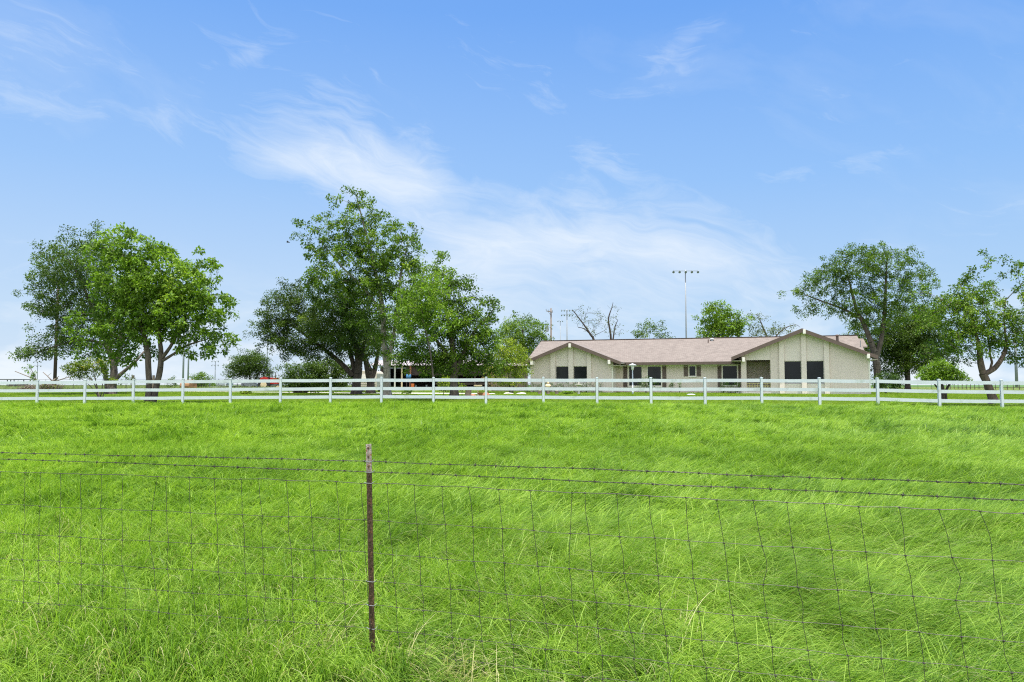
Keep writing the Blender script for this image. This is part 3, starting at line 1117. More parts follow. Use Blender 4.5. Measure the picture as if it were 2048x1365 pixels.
def hu(px, v=0.0, py=745):
    """u on the upright plane at depth v behind the front walls, seen at pixel column px"""
    d = ray(px, py)
    # (HO + u*HU + v*HV) parallel to d in plan
    P = HO + HV * v
    u = (P.x * d.y - P.y * d.x) / (HU.y * d.x - HU.x * d.y)
    return u


def hz(px, py, v=0.0):
    u = hu(px, v, py)
    P = HO + HU * u + HV * v
    d = ray(px, py)
    return EYE + d.z * (P.y / d.y) - HZ


def build_house():
    rt = bpy.data.objects.new('brick_house', None)
    rt.location = (HO.x, HO.y, HZ)
    rt.rotation_euler = (0, 0, -HA)
    link(rt)
    tag(rt, 'single-storey beige painted-brick ranch house with two front gables and brown shingle roof', 'house')

    def put(mb, name, mat, parent=None, **kw):
        return mb.build(name, mat, parent or rt, world=False, **kw)
    PV = 2.3            # depth of the recessed main wall behind the gable fronts
    # --- gables: peak and eaves
    OV = -0.62          # rake overhang
    lw = dict(l=hu(1061), r=0.0, pk=hu(1140, OV), zpk=hz(1140, 684.5, OV))
    rw = dict(l=hu(1483), r=hu(1740), pk=hu(1606, OV), zpk=hz(1606, 657.5, OV))
    le_u = hu(1046, OV)
    lw['sl'] = (lw['zpk'] - hz(1046, 724.5, OV)) / (lw['pk'] - le_u)
    lw['ul'] = le_u
    lw['ur'] = 2 * lw['pk'] - le_u + 0.15
    re_u = hu(1757, OV)
    rw['sl'] = (rw['zpk'] - hz(1757, 712.0, OV)) / (re_u - rw['pk'])
    rw['ul'] = hu(1463, OV)
    rw['ur'] = re_u
    # --- main roof
    EV = PV - 0.75
    ze = hz(1370, 724.0, EV)
    RV = 7.6
    zr = hz(1373, 677.3, RV)
    ml = hu(1083, RV, 690)
    mr = hu(1714, RV, 680)
    print('HOUSE', dict(lw=lw, rw=rw, ze=ze, zr=zr, ml=ml, mr=mr, pitch=(zr - ze) / (RV - EV)))
    T = 0.10
    mp = (zr - ze) / (RV - EV)

    def slab(mb, pts, t=T):
        """roof plane given by its top corners, thickened downwards"""
        n = len(pts)
        vs = [Vector(p) for p in pts] + [Vector(p) - Vector((0, 0, t)) for p in pts]
        fs = [tuple(range(n)), tuple(range(2 * n - 1, n - 1, -1))] + [(i + n, (i + 1) % n + n, (i + 1) % n, i) for i in range(n)]
        mb.raw(vs, fs)
    roof = MB()
    zb = ze - 0.0
    BV = RV + (RV - EV)
    slab(roof, [(ml, EV, ze), (mr, EV, ze), (mr, RV, zr), (ml, RV, zr)])
    slab(roof, [(mr, RV + 0.002, zr), (mr, BV, ze), (ml, BV, ze), (ml, RV + 0.002, zr)])
    for g, vb in ((lw, RV - 0.8), (rw, RV + 1.5)):
        for sgn, ue in ((-1, g['ul']), (1, g['ur'])):
            zE = g['zpk'] - g['sl'] * abs(ue - g['pk'])
            a, b = (g['pk'], OV, g['zpk'] + 0.003), (ue, OV, zE)
            c, d = (ue, vb, zE), (g['pk'], vb, g['zpk'] + 0.003)
            slab(roof, [a, d, c, b] if sgn < 0 else [a, b, c, d])
    # lower roof section behind the right gable
    zl = hz(1728, 677.5, RV + 0.6)
    u1, u2 = mr + 0.01, hu(1727, RV + 0.6, 690)
    slab(roof, [(u1, 6.2, zl - 0.40 * (RV - 5.6)), (u2, 6.2, zl - 0.40 * (RV - 5.6)), (u2, RV + 0.6, zl), (u1, RV + 0.6, zl)])
    ro = put(roof, 'roof', M['shingle'])
    # ridge cap
    rc = MB()
    rc.beam((ml, RV, zr + 0.022), (mr, RV, zr + 0.022), 0.30, 0.035)
    put(rc, 'ridge_cap', M['brown'], ro)
    # gutters and fascia
    fa = MB()
    fa.box(lw['r'] + 0.9, rw['ul'] + 0.25, EV - 0.045, EV - 0.003, ze - 0.23, ze - 0.012)
    fa.beam((ml - 0.02, EV + 0.05, ze - 0.14), (ml - 0.02, RV, zr - 0.14), 0.035, 0.24)
    put(fa, 'fascia', M['brown'], ro)
    for g in (lw, rw):
        fb = MB()
        for sgn, ue in ((-1, g['ul']), (1, g['ur'])):
            zE = g['zpk'] - g['sl'] * abs(ue - g['pk'])
            h = 0.30
            y0, y1 = OV - 0.045, OV - 0.003
            pk = g['pk']
            fb.prism([(pk, g['zpk'] + 0.02), (ue, zE + 0.02), (ue, zE - h + 0.05), (pk, g['zpk'] - h)] if sgn > 0 else
                     [(pk, g['zpk'] + 0.02), (pk, g['zpk'] - h), (ue, zE - h + 0.05), (ue, zE + 0.02)], y0, y1)
        put(fb, 'bargeboard', M['brown'], ro)
        so = MB()
        for sgn, ue in ((-1, g['ul']), (1, g['ur'])):
            zE = g['zpk'] - g['sl'] * abs(ue - g['pk'])
            pts = [(g['pk'], OV, g['zpk'] - T - 0.003), (ue, OV, zE - T - 0.003), (ue, 2.0, zE - T - 0.003), (g['pk'], 2.0, g['zpk'] - T - 0.003)]
            slab(so, pts if sgn > 0 else pts[::-1], 0.03)
        # side fascia board and boxed soffit at the eave
        for ue in ((g['ul'], g['ur'])):
            s_ = 1 if ue > g['pk'] else -1
            zE = g['zpk'] - g['sl'] * abs(ue - g['pk'])
            wall = g['l'] if s_ < 0 else g['r']
            x0, x1 = sorted((ue - s_ * 0.02, wall))
            so.box(x0, x1, OV + 0.002, 1.9, zE - 0.30, zE - 0.27)
        put(so, 'soffit', M['soffit'], ro)
    so = MB()
    so.box(lw['r'] + 0.3, rw['l'] + 0.1, EV - 0.002, PV, ze - 0.26, ze - 0.235)
    put(so, 'soffit', M['soffit'], ro)

    # --- gable fronts in upright strips
    def zroof(g, u):
        return g['zpk'] - T - 0.04 - g['sl'] * abs(u - g['pk'])

    def strip(mb, g, u0, u1, z0, v0=0.0, v1=0.22, ztop=None):
        poly = [(u0, z0), (u1, z0)]
        if ztop is not None:
            poly += [(u1, ztop), (u0, ztop)]
        else:
            poly.append((u1, zroof(g, u1)))
            if u0 < g['pk'] < u1:
                poly.append((g['pk'], zroof(g, g['pk'])))
            poly.append((u0, zroof(g, u0)))
        mb.prism(poly, v0, v1)

    def window(u0, u1, z0, z1, v, frame=0.045, jamb=M['trim'], sill=True, mull=False):
        fb = MB()
        f = frame
        fb.box(u0, u0 + f, v - 0.02, v + 0.06, z0, z1)
        fb.box(u1 - f, u1, v - 0.02, v + 0.06, z0, z1)
        fb.box(u0 + f, u1 - f, v - 0.02, v + 0.06, z1 - f, z1)
        fb.box(u0 + f, u1 - f, v - 0.02, v + 0.06, z0, z0 + f)
        w = put(fb, 'window', jamb)
        gb = MB()
        gb.box(u0 + f, u1 - f, v + 0.012, v + 0.03, z0 + f, z1 - f)
        put(gb, 'screen', M['screen'], w)
        if sill:
            sb = MB()
            sb.box(u0 - 0.04, u1 + 0.04, v - 0.09, v - 0.022, z0 - 0.06, z0 - 0.002)
            put(sb, 'sill', jamb, w)
        return w
    wl = MB()

    def one(name, mat, *a, **k):
        m_ = MB()
        strip(m_, *a, **k)
        put(m_, name, M[mat])
    # left wing
    A = [hu(x) for x in (1061, 1101.6, 1111.2, 1137.6, 1146.8, 1174.4, 1183.3)] + [0.0]
    g = lw
    zwt = hz(1124, 733.0)
    zwb = hz(1124, 766.0)
    strip(wl, g, A[0], A[1], -0.3)
    one('pilaster', 'pilaster', g, A[1] + 0.002, A[2], -0.3, -0.14, 0.20)
    one('pilaster', 'pilaster', g, A[3], A[4], -0.3, -0.14, 0.20)
    one('pilaster', 'pilaster', g, A[5], A[6] - 0.002, -0.3, -0.14, 0.20)
    strip(wl, g, A[6], A[7], -0.3)
    wl.box(-0.22, 0.0 - 0.001, 0.222, PV, -0.3, 2.55)
    wl.box(A[0], A[0] + 0.22, 0.222, 2 * RV - PV, -0.3, 2.5)
    for a, b in ((2, 3), (4, 5)):
        up = MB()
        one('gable_panel', 'panel', g, A[a] + 0.002, A[b] - 0.002, zwt, 0.03, 0.20)
        one('gable_panel', 'panel', g, A[a] + 0.002, A[b] - 0.002, -0.3, 0.03, 0.20, ztop=zwb - 0.065)
        window(A[a] + 0.004, A[b] - 0.004, zwb, zwt - 0.004, 0.10, 0.03)
    # right wing
    g = rw
    B = [hu(x) for x in (1482.5, 1493, 1541.2, 1558.6, 1568.4, 1603.2, 1612.8, 1648.5, 1658.6, 1740)]
    zot = hz(1517, 720.6)
    wl.prism([(B[0], -0.3), (B[1], -0.3), (B[1], zroof(g, B[1])), (B[0], zroof(g, B[0]))], 0.0, 0.42)
    one('gable_panel', 'panel', g, B[1] + 0.002, B[2] - 0.002, zot, 0.03, 0.25)
    strip(wl, g, B[2], B[3], -0.3, 0.0, 0.22)
    wl.box(B[2], B[2] + 0.22, 0.222, PV, -0.3, 2.9)
    one('pilaster', 'pilaster', g, B[3] + 0.002, B[4], -0.3, -0.14, 0.20)
    one('pilaster', 'pilaster', g, B[5], B[6], -0.3, -0.14, 0.20)
    one('pilaster', 'pilaster', g, B[7], B[8] - 0.002, -0.3, -0.14, 0.20)
    strip(wl, g, B[8], B[9], -0.3)
    wl.box(B[9] - 0.22, B[9] - 0.001, 0.222, 2 * RV - PV, -0.3, 2.4)
    zt2, zb2 = hz(1586, 722.3), hz(1586, 768.2)
    for a, b in ((4, 5), (6, 7)):
        one('gable_panel', 'panel', g, B[a] + 0.002, B[b] - 0.002, zt2, 0.03, 0.20)
        one('gable_panel', 'panel', g, B[a] + 0.002, B[b] - 0.002, -0.3, 0.03, 0.20, ztop=zb2 - 0.065)
        window(B[a] + 0.004, B[b] - 0.004, zb2, zt2 - 0.004, 0.10, 0.03)
    # main wall between the wings with openings
    m_ = {}
    items = [(1256.7, 1284.7, 732, 773), (1294, 1323.2, 732, 773), (1377.2, 1392.4, 731.2, 753.4), (1444, 1475.4, 730.4, 772)]
    wins = []
    for x0, x1, y0, y1 in items:
        wins.append((hu(x0, PV), hu(x1, PV), hz(x0, y1, PV), hz(x0, y0, PV)))
    zt = ze - 0.24
    u = 0.0
    for (a, b, z0, z1) in wins:
        wl.box(u, a, PV, PV + 0.22, -0.3, zt)
        wl.box(a + 0.001, b - 0.001, PV + 0.003, PV + 0.217, z1, zt)
        wl.box(a + 0.001, b - 0.001, PV + 0.003, PV + 0.217, -0.3, z0 - 0.065)
        u = b
        window(a + 0.003, b - 0.003, z0, z1 - 0.003, PV + 0.03, 0.06)
    wl.box(u, B[1], PV, PV + 0.22, -0.3, zt)
    put(wl, 'wall', M['brick'])
    bw = MB()
    bw.box(B[1] - 0.6, B[2] + 0.0, PV + 0.3, PV + 0.5, -0.3, 3.2)
    bw.box(B[1] - 0.6, B[2], 0.26, PV + 0.3, zot + 0.10, zot + 0.16)
    put(bw, 'porch_wall', M['brick2'])
    back = MB()
    back.box(A[0] + 0.23, B[9] - 0.23, 2 * RV - PV - 0.2, 2 * RV - PV, -0.3, 2.3)
    put(back, 'back_wall', M['brick'])
    sl = MB()
    sl.box(B[0] - 0.4, B[2] - 0.002, -0.25, PV, -0.3, 0.06)
    sl.box(B[0], B[9] + 0.03, -0.035, -0.003, -0.3, 0.16)
    put(sl, 'foundation', M['concrete'])
    # frieze under the main eave
    fr = MB()
    fr.box(0.02, B[0] - 0.02, PV - 0.03, PV - 0.002, zt - 0.13, zt)
    put(fr, 'frieze', M['trim'])
    # shutters
    for x0, x1, y0, y1 in ((1246.7, 1254.6, 732, 775), (1324.6, 1332.6, 732, 775), (1367.5, 1376.3, 731, 753), (1393.3, 1401.7, 731, 753), (1435, 1442.6, 730, 775), (1476.6, 1481.5, 730, 775)):
        a, b, z0, z1 = hu(x0, PV), hu(x1, PV), hz(x0, y1, PV), hz(x0, y0, PV)
        sb = MB()
        w = 0.055
        sb.box(a, a + w, PV - 0.045, PV - 0.003, z0, z1)
        sb.box(b - w, b, PV - 0.045, PV - 0.003, z0, z1)
        for zz in (z0, (z0 + z1) / 2 - w / 2, z1 - w):
            sb.box(a + w, b - w, PV - 0.044, PV - 0.003, zz, zz + w)
        z = z0 + w + 0.03
        while z < z1 - w - 0.03:
            if abs(z - (z0 + z1) / 2) > 0.06:
                sb.beam((a + w, PV - 0.022, z), (b - w, PV - 0.022, z), 0.03, 0.012, up=(0, 0.5, 1))
            z += 0.055
        sb.box(a + w, b - w, PV - 0.012, PV - 0.004, z0 + w, z1 - w)
        put(sb, 'shutter', M['shutter'])
    # projecting beam ends
    for g, xs in ((lw, ((1063.6, 725.5), (1139.8, 691), (1218.4, 724))), (rw, ((1487, 719), (1608.3, 663), (1736.5, 712)))):
        for px, py in xs:
            u, z = hu(px, OV, py), hz(px, py, OV)
            mb = MB()
            mb.box(u - 0.10, u + 0.10, OV - 0.16, 0.0 - 0.095 if abs(u - g['pk']) < 0.4 else -0.003, z - 0.20, z + 0.14)
            put(mb, 'beam_end', M['trim'], bevel=0.01)
    # corner boards
    cb = MB()
    cb.box(-0.10, 0.015, -0.02, -0.002, -0.25, 2.6)
    cb.box(B[9] - 0.10, B[9] + 0.015, -0.02, -0.002, 0.17, 2.75)
    put(cb, 'corner_trim', M['trim'])
    # porch railing of ornamental iron
    rb = MB()
    z0, z1 = hz(1517, 779, 0.1), hz(1517, 766.8, 0.1)
    v = 0.12
    rb.box(B[1] + 0.005, B[2] - 0.005, v - 0.015, v + 0.015, z1 - 0.03, z1)
    rb.box(B[1] + 0.005, B[2] - 0.005, v - 0.015, v + 0.015, z0, z0 + 0.03)
    nn = 9
    for k in range(nn + 1):
        u = B[1] + 0.03 + (B[2] - B[1] - 0.06) * k / nn
        rb.box(u - 0.012, u + 0.012, v - 0.012, v + 0.012, z0 + 0.03, z1 - 0.03)
        if k < nn:
            w = (B[2] - B[1] - 0.06) / nn
            c = ((u + w / 2), v, (z0 + z1) / 2)
            rr = min(w, z1 - z0) * 0.36
            rb.tube([(c[0] + rr * math.cos(t), v, c[2] + rr * math.sin(t)) for t in np.linspace(0, 2 * math.pi, 14)], 0.013, 4)
    put(rb, 'railing', M['iron'])
    # ceiling fan of the porch
    fb = MB()
    uc = (B[1] + B[2]) / 2 - 0.1
    fb.tube([(uc, 1.1, zot + 0.10), (uc, 1.1, zot - 0.10)], 0.03, 8)
    fb.lathe((uc, 1.1, zot - 0.2), [(0.04, 0), (0.12, 0.02), (0.12, 0.09), (0.04, 0.1)], 12)
    for k in range(4):
        a = k * math.pi / 2 + 0.3
        fb.beam((uc + 0.1 * math.cos(a), 1.1 + 0.1 * math.sin(a), zot - 0.14), (uc + 0.62 * math.cos(a), 1.1 + 0.62 * math.sin(a), zot - 0.14), 0.13, 0.012)
    put(fb, 'ceiling_fan', M['wood'])
    # pipes and aerial on the roof
    def on_roof(px, py, v, r, h, name, mat, cap=False):
        u = hu(px, v, py)
        z = ze + mp * (v - EV)
        mb = MB()
        mb.tube([(u, v, z - 0.1), (u, v, z + h)], r, 8)
        if cap:
            mb.lathe((u, v, z + h + 0.002), [(r * 2.2, 0), (r * 2.2, 0.05), (r * 0.6, 0.12)], 10)
        put(mb, name, mat)
    on_roof(1416.5, 686, 6.3, 0.05, 0.30, 'vent_pipe', M['brown'])
    on_roof(1424, 683, 6.9, 0.09, 0.10, 'roof_vent', M['white'], True)
    on_roof(1674.5, 676, 6.0, 0.11, 0.50, 'flue_pipe', M['brown'], True)
    on_roof(1721, 690, 4.6, 0.03, 0.55, 'vent_pipe', M['lampgrey'])
    mb = MB()
    u, v = hu(1728, 2.4, 700), 2.4
    z = ze + mp * (v - EV)
    mb.tube([(u, v, z - 0.1), (u, v, z + 0.35)], 0.018, 6)
    dish = [(0.02, 0), (0.12, 0.02), (0.2, 0.06), (0.24, 0.10), (0.23, 0.11), (0.18, 0.07), (0.1, 0.035)]
    mb.lathe((u, v, z + 0.30), dish, 12)
    mb.tube([(u, v, z + 0.3), (u - 0.1, v - 0.15, z + 0.55)], 0.01, 5)
    put(mb, 'dish_aerial', M['lampgrey'])
    return rt


build_house()
#SECTION4
# ---------------------------------------------------------------- trees
def smooth_poly(pts, step=0.25):
    """Catmull-Rom through points with radii (x, y, z, r)"""
    P = [np.array(p, float) for p in pts]
    out = []
    for a in range(len(P) - 1):
        p0, p1, p2, p3 = P[max(a - 1, 0)], P[a], P[a + 1], P[min(a + 2, len(P) - 1)]
        n = max(2, int(np.linalg.norm((p2 - p1)[:3]) / step))
        for k in range(n):
            t = k / n
            q = 0.5 * ((2 * p1) + (p2 - p0) * t + (2 * p0 - 5 * p1 + 4 * p2 - p3) * t * t + (3 * p1 - p0 - 3 * p2 + p3) * t ** 3)
            out.append(q)
    out.append(P[-1])
    return out


def frusta(segs, nside):
    """segs: array (n, 8): a xyz ra, b xyz rb -> verts, quads"""
    segs = np.asarray(segs, float)
    a, ra, b, rb = segs[:, 0:3], segs[:, 3], segs[:, 4:7], segs[:, 7]
    d = b - a
    ln = np.linalg.norm(d, axis=1, keepdims=True) + 1e-9
    d = d / ln
    ref = np.where(np.abs(d[:, 2:3]) < 0.9, np.array([[0, 0, 1.0]]), np.array([[1.0, 0, 0]]))
    e1 = np.cross(d, ref)
    e1 /= np.linalg.norm(e1, axis=1, keepdims=True) + 1e-9
    e2 = np.cross(d, e1)
    ang = np.arange(nside) * 2 * np.pi / nside
    cs, sn = np.cos(ang), np.sin(ang)
    circ = e1[:, None, :] * cs[None, :, None] + e2[:, None, :] * sn[None, :, None]
    VA = a[:, None, :] + circ * ra[:, None, None]
    VB = b[:, None, :] + circ * rb[:, None, None]
    V = np.concatenate([VA, VB], 1).reshape(-1, 3)
    base = np.arange(len(segs))[:, None] * 2 * nside
    Q = []
    for k in range(nside):
        k2 = (k + 1) % nside
        Q.append(base + np.array([k, k2, nside + k2, nside + k])[None])
    return V, np.concatenate(Q)


def leaf_mesh(name, C, rad, nper, lsize, lmat, parent, off, rg, aspect=0.5, flat=0.75, droop=0.25, cl_tint=None):
    """many single folded leaves in clusters round points C"""
    n = len(C) * nper
    idx = np.repeat(np.arange(len(C)), nper)
    g = rg.normal(0, 1, (n, 3))
    g /= np.linalg.norm(g, axis=1, keepdims=True)
    rr = rad[idx] * (rg.random(n) ** 0.5)
    P = C[idx] + g * rr[:, None] * np.array([1, 1, flat])
    P[:, 2] -= droop * rr * rg.random(n)
    # axis of the leaf and normal
    ax = g * 0.6 + rg.normal(0, 0.8, (n, 3))
    ax[:, 2] -= 0.35
    ax /= np.linalg.norm(ax, axis=1, keepdims=True)
    nn = rg.normal(0, 0.7, (n, 3)) + np.array([0, 0, 0.75])
    sd = np.cross(ax, nn)
    sd /= np.linalg.norm(sd, axis=1, keepdims=True) + 1e-9
    nm = np.cross(sd, ax)
    ls = lsize * rg.uniform(0.6, 1.35, n)
    L_ = ls[:, None]
    tip = P + ax * L_ - nm * L_ * 0.12
    l_ = P + ax * L_ * 0.45 - sd * L_ * aspect * 0.5 + nm * L_ * 0.06
    r_ = P + ax * L_ * 0.45 + sd * L_ * aspect * 0.5 + nm * L_ * 0.06
    V = np.stack([P, l_, tip, r_], 1).reshape(-1, 3)
    b = np.arange(n)[:, None] * 4
    T = np.concatenate([b + np.array([[0, 2, 1]]), b + np.array([[0, 3, 2]])])
    ct = cl_tint if cl_tint is not None else rg.uniform(0.0, 1.0, len(C))
    tint = np.clip(0.40 * rg.random(n) + 0.60 * ct[idx], 0, 1)
    return np_mesh(name, V, T, 3, lmat, parent, off=off, attr={'tint': np.repeat(tint, 4)})


def tree(name, label, cat, D, base, lobes, stems, leaf='mid', bark='bark', spacing=0.62, nper=46, lsize=0.13, fill=1.0, seed=1,
         crad=0.42, group=None, twig=0.008, shell=0.55, depth=0.85, droop=0.25, flat=0.75, aspect=0.5, bare=0.0, patch=None, lean=0.3, nodes_step=0.45, sprays=0.07):
    """lobes: (px, py, half width px, half height px, depth offset m, density); stems: polylines of (px, py, radius m, depth offset)"""
    rg = np.random.default_rng(seed)
    lsize *= 1.18
    nper = int(nper * 1.2)
    if bare == 0:
        fill *= 1.45
    s = F / D
    b = at(base[0], base[1], D)
    zg = gz(b.x, b.y)
    rt = root(name, (b.x, b.y, zg), label, cat, group)
    off = (b.x, b.y, zg)
    # stems
    nodes, par, minr = [], [], []
    stem_segs = []
    for st in stems:
        pts = []
        for (px, py, r, dd) in st:
            p = at(px, py, D + dd)
            pts.append((p.x, p.y, p.z, r))
        if st[0][4:] == ():
            pass
        sp = smooth_poly(pts, 0.22)
        prev = -1
        for q in sp:
            # root flare
            r = q[3]
            hgt = q[2] - zg
            if hgt < 0.7:
                r = r * (1 + 0.45 * (1 - max(hgt, 0) / 0.7) ** 2)
            w = rg.normal(0, 0.006, 3) * min(1.0, q[3] * 8)
            nodes.append((q[0] + w[0], q[1] + w[1], q[2]))
            par.append(prev)
            minr.append(r)
            prev = len(nodes) - 1
    nstem = len(nodes)
    # attraction points through the lobes
    A, T_ = [], []
    for (px, py, wx, wz, dd, dens) in lobes:
        c = at(px, py, D + dd)
        rx, rz = wx / s, wz / s
        ry = depth * (rx + rz) / 2
        vol = 4.19 * rx * ry * rz
        n = max(3, int(vol / spacing ** 3 * dens * fill))
        g = rg.normal(0, 1, (n * 2, 3))
        g /= np.linalg.norm(g, axis=1, keepdims=True)
        rr = rg.random(n * 2) ** (1 / 3.0)
        rr = rr * (1 - shell) + shell * (0.55 + 0.45 * rg.random(n * 2))
        lump = 1 + 0.26 * np.sin(g[:, 0] * 5.1 + seed) * np.cos(g[:, 2] * 6.3 + seed * 2) + 0.10 * np.sin(g[:, 1] * 9 + g[:, 2] * 11)
        p = np.array([c.x, c.y, c.z]) + g * (rr * lump)[:, None] * np.array([rx, ry, rz])
        # keep points apart
        keep = []
        for q in p:
            if len(keep) >= n:
                break
            if keep:
                k_ = np.array(keep[-260:])
                if np.min(np.sum((k_ - q) ** 2, 1)) < (spacing * 0.62) ** 2:
                    continue
            keep.append(q)
        if sprays:
            for _ in range(int(len(keep) * sprays)):
                q = rg.normal(0, 1, 3) * np.array([1, 0.7, 0.8]) + np.array([0, 0, 0.25])
                q /= np.linalg.norm(q)
                far_ = rg.uniform(1.05, 1.42)
                keep.append(np.array([c.x, c.y, c.z]) + q * far_ * np.array([rx, ry, rz]))
        A += keep
        t0 = rg.uniform(0.2, 0.75)
        for q in keep:
            hz_ = (q[2] - c.z) / max(rz, 0.1)
            T_.append(np.clip(t0 + rg.normal(0, 0.22), 0, 1))
    A = np.array(A)
    T_ = np.array(T_)
    A[:, 2] = np.maximum(A[:, 2], zg + 0.25)
    N = [np.array(q) for q in nodes]
    NA = np.zeros((nstem + len(A) * 12 + 10, 3))
    NA[:nstem] = np.array(nodes)
    cnt = nstem
    # upper stem nodes are the ones that branch
    usable = np.zeros(len(NA), bool)
    top_z = max(q[2] for q in nodes)
    for i, q in enumerate(nodes):
        usable[i] = (q[2] - zg) > lean * (top_z - zg)
    if not usable.any():
        usable[:nstem] = True
    par_a = np.full(len(NA), -1)
    par_a[:nstem] = par
    mr = np.zeros(len(NA))
    mr[:nstem] = minr
    plen = np.zeros(len(NA))
    st_pts = np.array(nodes)
    dist0 = np.array([np.min(np.sum((st_pts - a) ** 2, 1)) for a in A])
    order = np.argsort(dist0)
    tips = []
    cen = np.array([b.x, b.y])
    for oi in order:
        a = A[oi]
        d = NA[:cnt] - a
        dist = np.sqrt(np.sum(d * d, 1))
        # prefer parents that lie lower and nearer the stem
        cost = dist + 0.28 * np.maximum(0, d[:, 2]) + 0.10 * plen[:cnt] + np.where(usable[:cnt], 0, 1e3)
        j = int(np.argmin(cost))
        pj = NA[j].copy()
        ln = dist[j]
        k = max(1, int(ln / nodes_step))
        prev = j
        side = rg.normal(0, 0.10 * ln, 3)
        for m_ in range(1, k + 1):
            t = m_ / k
            q = pj * (1 - t) + a * t
            bow = math.sin(t * math.pi)
            q = q + side * bow + np.array([0, 0, 0.10 * ln * bow])
            if cnt >= len(NA) - 1:
                break
            NA[cnt] = q
            par_a[cnt] = prev
            usable[cnt] = True
            plen[cnt] = plen[prev] + ln / k
            prev = cnt
            cnt += 1
        tips.append(prev)
    # radii by the pipe rule
    acc = np.zeros(cnt)
    child = np.zeros(cnt, bool)
    for i in range(cnt - 1, -1, -1):
        if acc[i] == 0:
            acc[i] = twig ** 2.2
        if par_a[i] >= 0:
            acc[par_a[i]] += acc[i]
    rad = acc ** (1 / 2.2)
    for i in range(cnt):
        if i < nstem:
            rad[i] = mr[i]
        else:
            p_ = par_a[i]
            if p_ >= 0:
                rad[i] = min(rad[i], rad[p_] * 0.92)
    thick, thin = [], []
    for i in range(cnt):
        p_ = int(par_a[i])
        if p_ < 0:
            continue
        row = [*NA[p_], rad[p_] if i < nstem else min(rad[p_], rad[i] * 1.25), *NA[i], rad[i]]
        (thick if (i < nstem or rad[i] > 0.035) else thin).append(row)
    Vs, Qs = [], []
    V1, Q1 = frusta(thick, 9)
    if thin:
        V2, Q2 = frusta(thin, 4)
        Q1 = np.concatenate([Q1, Q2 + len(V1)])
        V1 = np.concatenate([V1, V2])
    np_mesh('trunk', V1, Q1, 4, M[bark], rt, off=off, smooth=True)
    if bare < 1.0:
        sel = rg.random(len(A)) > bare
        C = A[sel]
        leaf_mesh('crown', C, np.full(len(C), crad) * rg.uniform(0.65, 1.35, len(C)), nper, lsize, L[leaf], rt, off, rg, aspect, flat, droop, T_[sel])
    return rt


